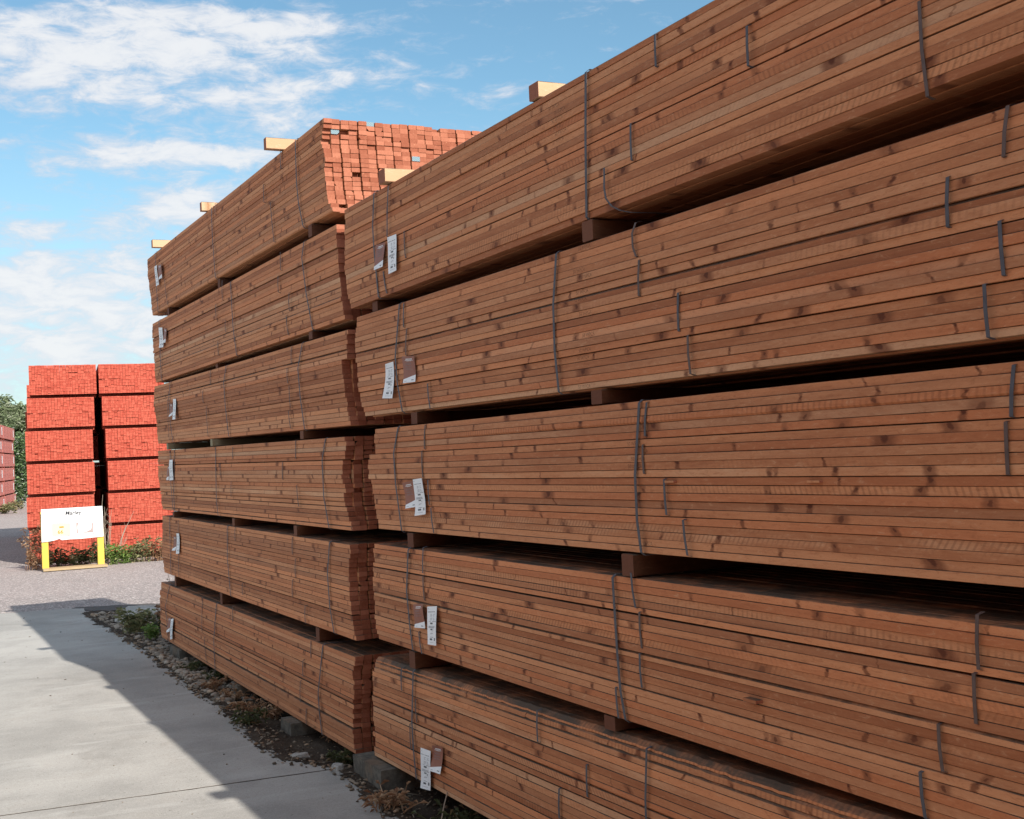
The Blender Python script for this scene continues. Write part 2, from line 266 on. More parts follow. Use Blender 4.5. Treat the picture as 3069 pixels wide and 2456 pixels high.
# measured layout of the brown packs, metres: (y, z) on the stack front
DATA= {'T1':{'top':[[11.568,3.482],[6.483,3.482]],'bot':[[11.403,2.951],[6.431,2.95]],'prof':[[6.509,3.488],[6.538,3.428],[6.572,3.375],[6.554,3.344],[6.529,3.26],[6.539,3.245],[6.527,3.129],[6.492,3.018],[6.429,2.95]],'profL':[[11.568,3.482],[11.557,3.293],[11.487,3.162],[11.403,2.951]],'straps':[[[7.002,3.482],[7.003,3.229],[6.981,3.102],[6.917,2.96]],[[9.06,3.491],[9.056,3.254],[9.017,2.99]],[[11.141,3.475],[11.132,3.204],[11.1,2.978]],[[7.307,3.485],[7.308,3.374]],[[7.698,3.364],[7.699,3.244]],[[7.559,3.227],[7.514,2.963]],[[8.949,3.487],[8.963,3.4]],[[10.79,3.197],[10.708,2.96]]],'white':[[11.149,3.353],[11.046,3.352],[10.978,3.172],[11.065,3.169]],'brown':[[11.004,3.343],[10.863,3.334],[10.83,3.209],[10.942,3.21]],'under':[[6.751,6.865],[8.918,9.084],[10.731,10.867]]},'T2':{'top':[[11.416,2.881],[6.369,2.872]],'bot':[[11.348,2.348],[6.266,2.35]],'prof':[[6.368,2.871],[6.377,2.741],[6.375,2.605],[6.335,2.456],[6.296,2.359]],'profL':[[11.416,2.881],[11.453,2.768],[11.431,2.557],[11.348,2.348]],'straps':[[[6.916,2.874],[6.96,2.78],[6.905,2.569],[6.82,2.372]],[[8.6,2.886],[8.568,2.553],[8.512,2.386]],[[11.09,2.869],[11.067,2.443]],[[7.389,2.886],[7.397,2.771]],[[7.457,2.751],[7.464,2.645]],[[7.244,2.621],[7.253,2.508]],[[8.832,2.913],[8.845,2.768]],[[9.041,2.77],[9.05,2.655]],[[8.79,2.626],[8.785,2.536]],[[7.323,2.492],[7.292,2.366]],[[9.024,2.5],[9.021,2.391]]],'white':[[11.058,2.808],[10.904,2.794],[10.906,2.625],[11.033,2.631]],'brown':[[10.891,2.79],[10.77,2.766],[10.776,2.653],[10.886,2.661]],'under':[[6.825,6.916],[9.117,9.228]]},'T3':{'top':[[11.429,2.321],[6.273,2.295]],'bot':[[11.387,1.807],[6.272,1.79]],'prof':[[6.269,2.295],[6.291,2.165],[6.375,2.16],[6.375,2.116],[6.359,2.028],[6.332,1.903],[6.272,1.791]],'profL':[[11.429,2.321],[11.502,2.172],[11.439,2.02],[11.387,1.807]],'straps':[[[7.023,2.298],[7.12,2.155],[7.096,1.987],[7.043,1.804]],[[8.809,2.316],[8.886,2.189],[8.864,2.014],[8.809,1.816]],[[10.714,2.315],[10.775,2.195],[10.757,1.993],[10.693,1.82]],[[7.241,2.295],[7.254,2.193]],[[7.345,2.178],[7.344,2.081]],[[7.318,2.071],[7.31,1.933]],[[7.352,1.921],[7.32,1.807]],[[9.278,2.309],[9.296,2.198]],[[9.557,2.172],[9.551,2.073]],[[9.457,2.051],[9.43,1.816]],[[10.847,2.179],[10.841,1.824]]],'white':[[10.62,2.164],[10.502,2.16],[10.48,1.991],[10.584,1.992]],'brown':[[10.745,2.134],[10.639,2.128],[10.616,2.032],[10.738,2.021]],'under':[[7.029,7.183],[9.097,9.384],[10.649,10.988]]},'T4':{'top':[[11.354,1.745],[6.352,1.734]],'bot':[[11.301,1.226],[6.329,1.233]],'prof':[[6.347,1.735],[6.377,1.615],[6.425,1.603],[6.429,1.497],[6.407,1.473],[6.409,1.429],[6.434,1.428],[6.434,1.382],[6.327,1.232]],'profL':[[11.354,1.745],[11.395,1.603],[11.373,1.396],[11.301,1.226]],'straps':[[[6.669,1.737],[6.737,1.618],[6.734,1.408],[6.67,1.229]],[[9.212,1.749],[9.234,1.35],[9.209,1.25]],[[10.816,1.735],[10.824,1.458],[10.781,1.242]],[[8.71,1.731],[8.724,1.641]],[[7.227,1.742],[7.243,1.624]],[[7.52,1.615],[7.528,1.5]],[[9.091,1.621],[9.095,1.529]],[[7.243,1.473],[7.221,1.341]],[[8.794,1.487],[8.811,1.374]],[[10.644,1.721],[10.723,1.344]]],'white':[[10.815,1.659],[10.681,1.66],[10.697,1.49],[10.832,1.486]],'brown':[[10.906,1.609],[10.824,1.608],[10.845,1.489],[10.928,1.489]],'under':[[7.253,7.395],[8.733,8.911],[10.68,10.91]]},'T5':{'top':[[11.267,1.174],[6.348,1.162]],'bot':[[11.299,0.675],[6.326,0.656]],'prof':[[6.349,1.162],[6.389,1.068],[6.401,0.966],[6.381,0.792],[6.324,0.656]],'profL':[[11.267,1.174],[11.335,0.955],[11.387,0.834],[11.299,0.675]],'straps':[[[6.673,1.157],[6.724,0.98],[6.706,0.799],[6.656,0.66]],[[8.948,1.153],[8.972,0.935],[8.926,0.678]],[[10.944,1.161],[10.965,0.653]],[[7.373,1.159],[7.387,1.048]],[[7.329,1.032],[7.344,0.915]],[[7.407,0.901],[7.422,0.789]],[[7.173,0.766],[7.181,0.657]],[[8.589,0.791],[8.601,0.705]],[[8.731,1.168],[8.745,1.069]],[[10.598,1.155],[10.612,0.996]],[[10.632,0.879],[10.654,0.675]]],'white':[[10.669,1.044],[10.565,1.048],[10.554,0.883],[10.672,0.874]],'brown':[[10.78,1.017],[10.673,1.021],[10.694,0.901],[10.787,0.896]],'under':[[6.929,7.06],[9.189,9.353],[10.794,11.013]]},'T6':{'top':[[11.403,0.583],[6.336,0.573]],'bot':[[11.509,0.078],[6.4,0.045]],'prof':[[6.334,0.573],[6.374,0.508],[6.404,0.375],[6.429,0.279],[6.431,0.15],[6.397,0.046]],'profL':[[11.403,0.583],[11.553,0.407],[11.55,0.258],[11.509,0.078]],'straps':[[[6.864,0.573],[6.978,0.287],[6.969,0.167],[6.941,0.057]],[[9.363,0.589],[9.482,0.294],[9.485,0.072]],[[11.046,0.587],[11.235,0.392],[11.174,0.097]],[[7.084,0.573],[7.097,0.469]],[[7.255,0.439],[7.268,0.335]],[[7.325,0.307],[7.343,0.17]],[[7.227,0.157],[7.24,0.053]],[[8.88,0.608],[8.898,0.484]],[[9.813,0.589],[9.88,0.315]],[[9.807,0.282],[9.761,0.088]]],'white':[[11.028,0.294],[10.916,0.311],[10.933,0.139],[11.031,0.119]],'brown':[[11.153,0.292],[11.025,0.311],[11.047,0.186],[11.176,0.166]]},'N1':{'top':[[6.233,2.925],[2.969,2.924]],'bot':[[6.172,2.395],[2.555,2.427]],'prof':[[6.231,2.924],[6.281,2.674],[6.221,2.502],[6.174,2.395]],'straps':[[[5.767,2.916],[5.8,2.756],[5.792,2.623],[5.766,2.411]],[[5.578,2.915],[5.601,2.786],[5.619,2.673]],[[5.69,2.522],[5.658,2.406]],[[5.401,2.668],[5.399,2.537]],[[3.694,2.923],[3.714,2.676],[3.734,2.434]],[[3.263,2.918],[3.267,2.81]],[[2.805,2.797],[2.808,2.677]],[[3.428,2.677],[3.433,2.551]],[[2.16,2.648],[2.158,2.528],[2.15,2.411]]],'white':[[5.61,2.67],[5.493,2.667],[5.483,2.493],[5.591,2.491]],'brown':[[5.77,2.659],[5.643,2.653],[5.648,2.535],[5.766,2.535]],'under':[[3.692,3.791],[5.82,5.918]]},'N2':{'top':[[6.097,2.342],[1.885,2.333]],'bot':[[6.094,1.825],[1.921,1.829]],'prof':[[6.098,2.342],[6.146,2.235],[6.152,2.148],[6.139,2.094],[6.12,2.057],[6.124,1.93],[6.075,1.856],[6.067,1.827]],'straps':[[[5.496,2.34],[5.572,2.091],[5.56,1.965],[5.516,1.826]],[[5.442,2.337],[5.459,2.22]],[[5.422,2.216],[5.445,2.087]],[[5.202,1.944],[5.184,1.825]],[[3.961,2.344],[3.997,2.15],[4.002,1.985],[3.989,1.834]],[[3.426,2.352],[3.447,2.317],[3.447,2.273],[3.434,2.236]],[[3.417,2.229],[3.428,2.107]],[[3.206,2.095],[3.213,1.97]],[[3.166,1.96],[3.161,1.834]],[[1.922,2.337],[1.941,2.222]],[[2.103,2.219],[2.111,2.098]],[[1.962,2.092],[1.959,1.964]],[[2.014,1.959],[2.011,1.833]]],'white':[[5.702,2.068],[5.595,2.072],[5.607,1.897],[5.73,1.904]],'brown':[[5.47,2.086],[5.32,2.076],[5.333,1.958],[5.464,1.96]],'under':[[3.694,3.768],[5.361,5.475]]},'N3':{'top':[[5.903,1.759],[1.924,1.778]],'bot':[[5.919,1.259],[1.959,1.28]],'prof':[[5.903,1.759],[5.92,1.65],[6.009,1.637],[6.023,1.516],[5.99,1.509],[5.975,1.407],[5.953,1.327],[5.92,1.259]],'straps':[[[5.58,1.754],[5.645,1.635],[5.636,1.489],[5.588,1.269]],[[5.249,1.76],[5.269,1.645]],[[5.301,1.643],[5.303,1.517]],[[5.245,1.511],[5.239,1.393]],[[5.224,1.386],[5.203,1.267]],[[3.455,1.77],[3.497,1.53],[3.498,1.381],[3.485,1.275]],[[3.412,1.767],[3.432,1.653]],[[3.448,1.631],[3.448,1.531]],[[3.333,1.52],[3.329,1.401]],[[3.239,1.394],[3.224,1.279]],[[1.945,1.773],[1.96,1.654]],[[1.976,1.65],[1.978,1.527]]],'white':[[5.399,1.51],[5.291,1.517],[5.274,1.353],[5.381,1.343]],'brown':[[5.533,1.493],[5.408,1.504],[5.381,1.384],[5.496,1.374]],'under':[[5.462,5.575],[3.546,3.605]]},'N4':{'top':[[5.999,1.184],[1.965,1.193]],'bot':[[5.965,0.705],[2.296,0.704]],'prof':[[6.001,1.183],[6.015,1.069],[6.02,0.937],[6.047,0.926],[6.026,0.897],[6.027,0.815],[5.998,0.74],[5.96,0.69]],'straps':[[[5.516,1.196],[5.552,0.985],[5.532,0.831],[5.51,0.697]],[[5.333,1.202],[5.351,1.078]],[[5.352,1.072],[5.345,0.954]],[[5.429,0.808],[5.404,0.703]],[[3.673,1.202],[3.662,0.931],[3.653,0.804],[3.633,0.71]],[[3.556,1.21],[3.538,1.089]],[[3.516,1.084],[3.511,0.96]],[[3.526,0.948],[3.522,0.83]],[[3.688,0.813],[3.679,0.704]],[[2.087,1.217],[2.092,1.085]],[[2.107,1.081],[2.108,0.96]],[[2.224,0.946],[2.218,0.829]],[[2.291,0.82],[2.282,0.705]]],'white':[[5.304,0.933],[5.192,0.946],[5.193,0.771],[5.288,0.766]],'brown':[[5.455,0.93],[5.342,0.943],[5.331,0.832],[5.443,0.825]],'under':[[5.493,5.59],[3.721,3.795]]},'N5':{'top':[[6.052,0.609],[3.496,0.652]],'bot':[[6.103,0.097],[4.773,0.102]],'prof':[[6.053,0.609],[6.093,0.557],[6.108,0.429],[6.108,0.272],[6.101,0.105]],'straps':[[[5.517,0.628],[5.555,0.368],[5.549,0.235],[5.534,0.109]],[[5.667,0.608],[5.68,0.494]],[[5.505,0.485],[5.501,0.371]],[[5.589,0.356],[5.591,0.231]],[[4.275,0.637],[4.282,0.511]],[[3.914,0.506],[3.918,0.385]],[[4.127,0.375],[4.136,0.257]],[[3.511,0.641],[3.53,0.464],[3.537,0.289]]],'white':[[5.444,0.271],[5.325,0.278],[5.345,0.096],[5.444,0.088]],'brown':[[5.319,0.305],[5.2,0.32],[5.213,0.198],[5.331,0.19]]}}

# ------------------------------------------------------------------ mesh helpers
class MB:
    def __init__(s): s.v = []; s.f = []; s.mi = []; s.bv = []; s.tz = []
    def add(s, verts, faces, mi=0, bv=None, tz=None):
        o = len(s.v); s.v += [tuple(p) for p in verts]; s.f += [tuple(i+o for i in f) for f in faces]; s.mi += [mi]*len(faces)
        s.tz += tz or [.5]*len(verts)
        s.bv += [bv or (R_.random(), R_.random(), R_.random(), 1.0)]*len(verts)
    def box(s, x0, x1, y0, y1, z0, z1, mi=0, bv=None):
        s.add([(x0,y0,z0),(x1,y0,z0),(x1,y1,z0),(x0,y1,z0),(x0,y0,z1),(x1,y0,z1),(x1,y1,z1),(x0,y1,z1)],
              [(3,2,1,0),(4,5,6,7),(0,1,5,4),(1,2,6,5),(2,3,7,6),(3,0,4,7)], mi, bv)
    def tube(s, pts, r, n=5, mi=0, bv=None):
        V = []; F = []; pts = [Vector(p) for p in pts]
        for i, p in enumerate(pts):
            d = (pts[min(i+1, len(pts)-1)]-pts[max(i-1, 0)]).normalized()
            a = d.orthogonal().normalized(); c = d.cross(a)
            rr = r[i] if isinstance(r, (list, tuple)) else r
            for k in range(n):
                th = 2*math.pi*k/n; V.append(p+a*math.cos(th)*rr+c*math.sin(th)*rr)
        for i in range(len(pts)-1):
            for k in range(n): F.append((i*n+k, i*n+(k+1)%n, (i+1)*n+(k+1)%n, (i+1)*n+k))
        F.append(tuple(range(n-1, -1, -1))); F.append(tuple((len(pts)-1)*n+k for k in range(n)))
        s.add(V, F, mi, bv)
    def build(s, name, mats, parent=None, off=(0,0,0), smooth=False):
        me = bpy.data.meshes.new(name); ox, oy, oz = off
        me.from_pydata([(p[0]-ox, p[1]-oy, p[2]-oz) for p in s.v], [], s.f)
        for m_ in (mats if isinstance(mats, (list, tuple)) else [mats]): me.materials.append(M[m_])
        if any(s.mi): me.polygons.foreach_set('material_index', s.mi)
        a = me.attributes.new('bv', 'FLOAT_COLOR', 'POINT'); a.data.foreach_set('color', [c for q in s.bv for c in q])
        a = me.attributes.new('tz', 'FLOAT', 'POINT'); a.data.foreach_set('value', s.tz)
        if smooth: me.polygons.foreach_set('use_smooth', [True]*len(me.polygons))
        me.update()
        o = bpy.data.objects.new(name, me); C.objects.link(o)
        if parent: o.parent = parent
        else: o.location = off
        return o
def tag(o, label=None, cat=None, group=None, kind=None):
    if label: o['label'] = label
    if cat: o['category'] = cat
    if group: o['group'] = group
    if kind: o['kind'] = kind
    return o
def empty(name, loc, rz=0.0):
    o = bpy.data.objects.new(name, None); o.empty_display_size = .1; C.objects.link(o); o.location = loc; o.rotation_euler = (0,0,rz); return o
_tc = {}
def text2d(s, shear=0.0, bold=0.0):
    """2d outline mesh of a string, normalised to height 1 and centred"""
    if (s, shear, bold) in _tc: return _tc[(s, shear, bold)]
    cu = bpy.data.curves.new('txt', 'FONT'); cu.body = s; cu.resolution_u = 2; cu.shear = shear; cu.offset = bold
    o = bpy.data.objects.new('txt', cu); C.objects.link(o); bpy.context.view_layer.update()
    me = bpy.data.meshes.new_from_object(o)
    V = [(v.co.x, v.co.y) for v in me.vertices]; F = [tuple(p.vertices) for p in me.polygons]
    bpy.data.objects.remove(o); bpy.data.curves.remove(cu); bpy.data.meshes.remove(me)
    xs = [p[0] for p in V]; ys = [p[1] for p in V]; h = max(ys)-min(ys); x0 = min(xs); y0 = min(ys)
    r = ([((x-x0)/h, (y-y0)/h) for x, y in V], F, (max(xs)-x0)/h); _tc[(s, shear, bold)] = r; return r

def interp(prof, z):
    """prof: list of (y,z) from the top down"""
    if z >= prof[0][1]: return prof[0][0]
    for (ya, za), (yb, zb) in zip(prof, prof[1:]):
        if z >= zb: return ya+(yb-ya)*((za-z)/(za-zb+1e-9))
    return prof[-1][0]

DEPTH, NR, NC = 1.10, 20, 22
def batten(mb, x0, x1, y0, y1, fz, fa, fb, nseg=1, bev=(.0015,)*4, wave=None, bv=None):
    """one batten; fz(y, f) gives the height; bev = bevel at front-bottom, back-bottom, back-top, front-top"""
    V = []; F = []
    for i in range(nseg+1):
        y = y0+(y1-y0)*i/nseg
        za, zb = fz(y, fa), fz(y, fb); wx, wz = wave(y) if wave else (0, 0)
        za += wz; zb += wz; a = x0+wx; c = x1+wx
        b0, b1, b2, b3 = bev
        V += [(a, y, za+b0), (a+b0, y, za), (c-b1, y, za), (c, y, za+b1), (c, y, zb-b2), (c-b2, y, zb), (a+b3, y, zb), (a, y, zb-b3)]
    for i in range(nseg):
        for k in range(8): F.append((i*8+k, i*8+(k+1)%8, (i+1)*8+(k+1)%8, (i+1)*8+k))
    F.append(tuple(range(7, -1, -1))); F.append(tuple(nseg*8+k for k in range(8)))
    # orient outward when y1 > y0
    F = [tuple(reversed(f)) for f in F]
    mb.add(V, F, 0, bv, [.06, 0, 0, .06, .94, 1, 1, .94]*(nseg+1))

def ribbon(pts, wd, th=.0012):
    """flat band along pts = [(x,y,z)], its width along Y"""
    mb = MB(); V = []; F = []
    P = [Vector(p) for p in pts]
    for i, p in enumerate(P):
        d = (P[min(i+1, len(P)-1)]-P[max(i-1, 0)]); d.y = 0; d.normalize()
        nrm = Vector((d.z, 0, -d.x))
        for sy, sn in ((-1,0),(1,0),(1,1),(-1,1)): V.append((p.x+nrm.x*th*sn, p.y+sy*wd/2, p.z+nrm.z*th*sn))
    for i in range(len(P)-1):
        for k in range(4): F.append((i*4+k, i*4+(k+1)%4, i*4+4+(k+1)%4, i*4+4+k))
    F.append((0,1,2,3)); F.append(tuple(4*(len(P)-1)+k for k in (3,2,1,0)))
    mb.add(V, F); return mb

def brown_pack(key, label, white_txt):
    d = DATA[key]; T = key[0] == 'T'
    (ya, za), (yb, zb) = d['top']; (yc, zc), (yd, zd) = d['bot']
    zt = lambda y: za+(zb-za)*(y-ya)/(yb-ya)
    zo = lambda y: zc+(zd-zc)*(y-yc)/(yd-yc)
    fz = lambda y, f: zo(y)+f*(zt(y)-zo(y))
    ymid = (ya+yb)/2 if T else ya-2.5
    root = empty('batten_pack', (DEPTH/2, ymid, zo(ymid))); off = tuple(root.location)
    tag(root, label, 'timber pack', 'packs of brown roofing battens')
    rn = random.Random(hash(key) % 1000 if False else sum(map(ord, key))*7)
    rest = MB()
    bj = [[rn.uniform(-.004, .007) for c in range(NC//2)] for r in range(4)]
    byj = [[rn.uniform(-.008, .008) for c in range(NC//2)] for r in range(4)]
    byf = [[rn.uniform(-.013, .013) for c in range(NC//2)] for r in range(4)]
    bg = [rn.choice((.0, .002, .004, .009)) for _ in range(4)]
    singles = 0
    flags = {(2, 1), (0, 5), (7, 10)} if key == 'T1' else set()
    for r in range(NR):
        g = r//5
        f1 = 1-r/NR; f0 = 1-(r+1)/NR
        f0 += .0019+(bg[g] if r % 5 == 4 else 0); f1 -= (.0015 if r % 5 == 0 else 0)
        zc_ = fz(ymid, (f0+f1)/2)
        for c in range(NC):
            near = interp(d['prof'], zc_) if T else None
            if T:
                pr_ = d['prof']; lin_ = pr_[0][0]+(pr_[-1][0]-pr_[0][0])*(pr_[0][1]-zc_)/(pr_[0][1]-pr_[-1][1])+.02
                k_ = math.exp(-c/2.5); y0 = near*k_+lin_*(1-k_); y1 = interp(d['profL'], zc_)
            else: y1 = interp(d['prof'], zc_); y0 = y1-5.02
            if c == 0: y0 += rn.uniform(-.009, .009); y1 += rn.uniform(-.006, .006)
            else:
                y0 += byj[g][c//2]+rn.uniform(-.006, .006)+(rn.uniform(.02, .06) if rn.random() < .02 else 0)
                y1 += byf[g][c//2]+rn.uniform(-.007, .007)
            x0 = c*.05+(.0 if c % 2 == 0 else -.0005)+.003*(c % 2 == 0)+rn.uniform(-.0008, .0008); x1 = x0+.0472
            wave = None; nseg = 1; bev = [.0016]*4
            if rn.random() < .16: bev[rn.randrange(4)] = rn.uniform(.006, .015)
            bv = (rn.random(), rn.random(), rn.random(), 0.0 if (r, c) in flags else 1.0)
            if c == 0:
                sh = bj[g][0]+rn.uniform(-.003, .003); x0 = sh-.0005; x1 = x0+.047; nseg = 14
                ph = [rn.uniform(0, 6.28) for _ in range(3)]; am = rn.uniform(.0005, .002)
                def wave(y, ph=ph, am=am): return (am*math.sin(1.7*y+ph[0])+.4*am*math.sin(5.1*y+ph[1]), .0004*math.sin(2.3*y+ph[2]))
                bev = [rn.uniform(.0005, .0014)]*4
                if r in (0, 1) and key == 'N5':       # waney, barky top edge
                    nseg = 160
                    def wave(y, ph=ph): return (.004*mnoise.noise(Vector((y*9, r, 0)))+.010*r*0, .004*mnoise.noise(Vector((y*24, 5+r, 0))))
                    bev = [.002, .002, .004, .016 if r == 0 else .006]
                elif rn.random() < .10: bev[rn.choice((0, 3))] = rn.uniform(.005, .009)
            if c in (1, 9, 10): fa_, fb_ = 1-(r+1)/NR, 1-r/NR
            else: fa_, fb_ = f0+.0012, f1-.0012
            single = c == 0 or (key == 'T1' and r < 4 and c <= 20)
            if single:
                mb = MB(); batten(mb, x0, x1, y0, y1, fz, f0 if c == 0 else fa_, f1 if c == 0 else fb_, nseg, bev, wave, bv); o = mb.build('batten', 'brown', root, off)
                if bv[3] < .5: o['label'] = 'batten with a pale blue painted end'
            else: batten(rest, x0, x1, y0, y1, fz, fa_, fb_, 1, bev, None, bv)
    tag(rest.build('inner_battens', 'brown', root, off), kind='stuff')
    X = -.0085
    for st in d['straps']:
        st = [tuple(p) for p in st]; ln = st[0][1]-st[-1][1]
        if ln > .36:
            y_t, y_b = st[0][0], st[-1][0]; ztop = zt(y_t)+.0035; zbot = zo(y_b)-.0035
            pts = [(.9, y_t+.02, ztop), (.10, y_t, ztop), (.004, y_t, ztop)]
            ins = [p for p in st if zbot+.03 < p[1] < ztop-.03]
            pts += [(X, y_t, ztop-.010)]+[(X-.002, p[0], p[1]) for p in ins]+[(X, y_b, zbot+.010), (.004, y_b, zbot), (.10, y_b, zbot), (.9, y_b+.02, zbot)]
            ribbon(pts, .0138).build('strap', 'strap', root, off)
        else:
            (y0, z0), (y1, z1) = st[0], st[-1]
            mid = st[1:-1] or [((y0+y1)/2+rn.uniform(-.0015, .0015), (z0+z1)/2)]
            pts = [(.012, y0, z0+.001), (X+.001, y0, z0-.004)]+[(X-.001, p[0], p[1]) for p in mid]+[(X+.001, y1, z1+.004), (.012, y1, z1-.001)]
            ribbon(pts, .0105).build('bundle_strap', 'strap2' if T or rn.random() < .4 else 'strap', root, off)
    paper_label(root, off, d['white'], True, white_txt, rn); paper_label(root, off, d['brown'], False, '', rn)
    return root, off

def paper_label(root, off, q, white, txt, rn):
    TL, TR, BR, BL = [Vector((p[0], p[1])) for p in q]
    ph = rn.uniform(0, 6.28); am = rn.uniform(.003, .006); curl = rn.uniform(.004, .016)
    def P(u, v, lift=0.0):
        a = TL.lerp(TR, u); b = BL.lerp(BR, u); c = a.lerp(b, v)
        n = -.015-am*math.sin(3.6*v+ph)-curl*(v**3)*(1-.5*u)-.003*math.sin(2.2*u+ph)*v
        return (n-lift, c.x, c.y)
    mb = MB()
    def quad(u0, u1, v0, v1, mi, lift=.0009, nu=1, nv=1):
        V = [P(u0+(u1-u0)*i/nu, v0+(v1-v0)*j/nv, lift) for j in range(nv+1) for i in range(nu+1)]
        mb.add(V, [(j*(nu+1)+i, (j+1)*(nu+1)+i, (j+1)*(nu+1)+i+1, j*(nu+1)+i+1) for j in range(nv) for i in range(nu)], mi)
    def sheet(u0, u1, v0, v1, mi, nu=3, nv=12):
        quad(u0, u1, v0, v1, mi, .0, nu, nv); quad(u0, u1, v0, v1, mi, -.0006, nu, nv)
    def text(s, u, v, h, mi, w_=1.0, lift=.001, shear=0.0):
        V, F, wd = text2d(s, shear)
        asp = ((TL-BL).length/max(.01, (TR-TL).length))
        mb.add([P(u+x*h*asp*w_, v+h-y*h, lift) for x, y in V], F, mi)
    if white:
        sheet(0, 1, 0, 1, 0)
        text('Marley', .10, .045, .030, 1, .75, shear=.25)
        for k in range(6): quad(.10+.13*k, .10+.13*k+rn.uniform(.05, .11), .135, .150, 1)
        for v in (.20, .225, .25, .30, .325, .35): quad(.36, .36+rn.uniform(.12, .25), v, v+.007, 2); quad(.66, .66+rn.uniform(.08, .22), v, v+.006, 2)
        quad(.2, .44, .385, .392, 2); quad(.58, .95, .385, .396, 2)
        def bars(u0, u1, v0, v1, n):
            for k in range(n):
                a = u0+(u1-u0)*k/n; quad(a, a+(u1-u0)/n*rn.uniform(.45, .85), v0, v1, 1)
        bars(.36, .64, .42, .460, 7)
        for v in (.51, .525, .54, .555): quad(.15, .15+rn.uniform(.6, .75), v, v+.006, 2)
        bars(.38, .62, .58, .615, 6)
        if txt: text(txt, .66, .60, .055, 1, .8, shear=.15)
        quad(.40, .66, .69, .70, 2); quad(.36, .50, .715, .722, 2)
        quad(.34, .70, .79, .80, 2); bars(.30, .58, .83, .875, 7)
        for k in range(6): quad(.78, .90, .81+.013*k, .818+.013*k, 1)
        quad(.25, .8, .93, .935, 2)
        mb.build('paper_label', ['paper', 'ink', 'ink2'], root, off)
    else:
        n = 8
        for i in range(n):     # brown upper part above a slanting white foot
            u0, u1 = i/n, (i+1)/n; s0, s1 = .86-.14*u0, .86-.14*u1
            for j in range(8):
                V = [P(u, v) for u, v in ((u0, s0*j/8), (u0, s0*(j+1)/8), (u1, s1*(j+1)/8), (u1, s1*j/8))]; mb.add(V, [(0,1,2,3)], 0)
            V = [P(u, v) for u, v in ((u0, s0), (u0, 1), (u1, 1), (u1, s1))]; mb.add(V, [(0,1,2,3)], 1)
        quad(.3, .82, .10, .125, 1); quad(.22, .88, .155, .168, 1); quad(.35, .72, .18, .19, 1)
        for v in (.26, .29, .32, .38, .41, .47, .50): quad(.2, .2+rn.uniform(.4, .62), v, v+.006, 2)
        quad(.10, .30, .93, .938, 3); quad(.66, .86, .90, .925, 3)
        mb.build('brown_label', ['card', 'paper', 'ink2', 'ink'], root, off)

def stamps(root, off, spots, s='50 WPCA', h=.0135):
    V, F, wd = text2d(s)
    for (y, z) in spots:
        mb = MB(); mb.add([(-.0092, y-x*h*1.05, z+q*h) for x, q in V], F); mb.build('ink_stamp', 'stamp', root, off)

# ------------------------------------------------------------------ ground
def poly_slab(name, pts, z0, z1, m_):
    mb = MB(); n = len(pts)
    V = [(x, y, z0) for x, y in pts]+[(x, y, z1) for x, y in pts]
    F = [tuple(range(n-1, -1, -1)), tuple(range(n, 2*n))]+[(i, (i+1) % n, n+(i+1) % n, n+i) for i in range(n)]
    mb.add(V, F); o = mb.build(name, m_); o['kind'] = 'structure'; return o
gmb = MB()
# one sheet with a shallow bed left open where the stacks stand on dirt
gv = [(x, y, -.012) for y in (-700, -1.0, 14.5, 1500) for x in (-900, -.45, 2.38, 900)]
gmb.add(gv, [(j*4+i, j*4+i+1, j*4+i+5, j*4+i+4) for j in range(3) for i in range(3) if (i, j) != (1, 1)])
gmb.build('ground', 'asphalt')['kind'] = 'structure'
def rough_line(a, b, n, amp, seed):
    out = []
    for i in range(n+1):
        t_ = i/n; k = amp*mnoise.noise(Vector((i*.9, seed, 0)))+amp*.6*mnoise.noise(Vector((i*.23, seed, 3)))
        out.append((a[0]+(b[0]-a[0])*t_, a[1]+(b[1]-a[1])*t_+k))
    return out
EDGE = [(16.4, -.02), (15.4, -.24), (13.7, -.25), (12.6, -.20), (11.3, -.2), (9.3, -.26), (8.2, -.25), (7.2, -.33), (6.65, -.31), (6.35, -.14), (5.4, -.22), (4.2, -.24), (2, -.22), (-1.2, -.22)]
def edge_x(y):
    return interp([(x, yy) for yy, x in EDGE], y)
ja = rough_line((-8, 7.05), (-.07, 6.372), 120, .006, 1.0)
jb = [(x, y-.020-.008*mnoise.noise(Vector((i*.7, 9, 0)))) for i, (x, y) in enumerate(ja)]
rimf = [(edge_x(y)+.07+.02*mnoise.noise(Vector((y*3, 0, 0))), y) for y in [6.6+.3*i for i in range(29)]]
fe = rimf+rough_line((-.14, 15.28), (-.28, 15.37), 6, .03, 4.0)+rough_line((-.34, 15.42), (-8, 16.6), 60, .035, 2.0)
poly_slab('concrete_slab', ja+fe, -.03, 0.0, 'concrete')
mb = MB(); nj = len(ja); mb.add([(x, y+.002, -.0015) for x, y in ja]+[(x, y-.002, -.0015) for x, y in jb], [(i, nj+i, nj+i+1, i+1) for i in range(nj-1)])
mb.build('joint_dirt', 'jdirt')['kind'] = 'structure'
poly_slab('concrete_slab', list(reversed(jb))+[(-8, -6), (-.15, -6)]+[(edge_x(y)+.07, y) for y in [-1.2+.5*i for i in range(15)]], -.03, 0.0, 'concrete')

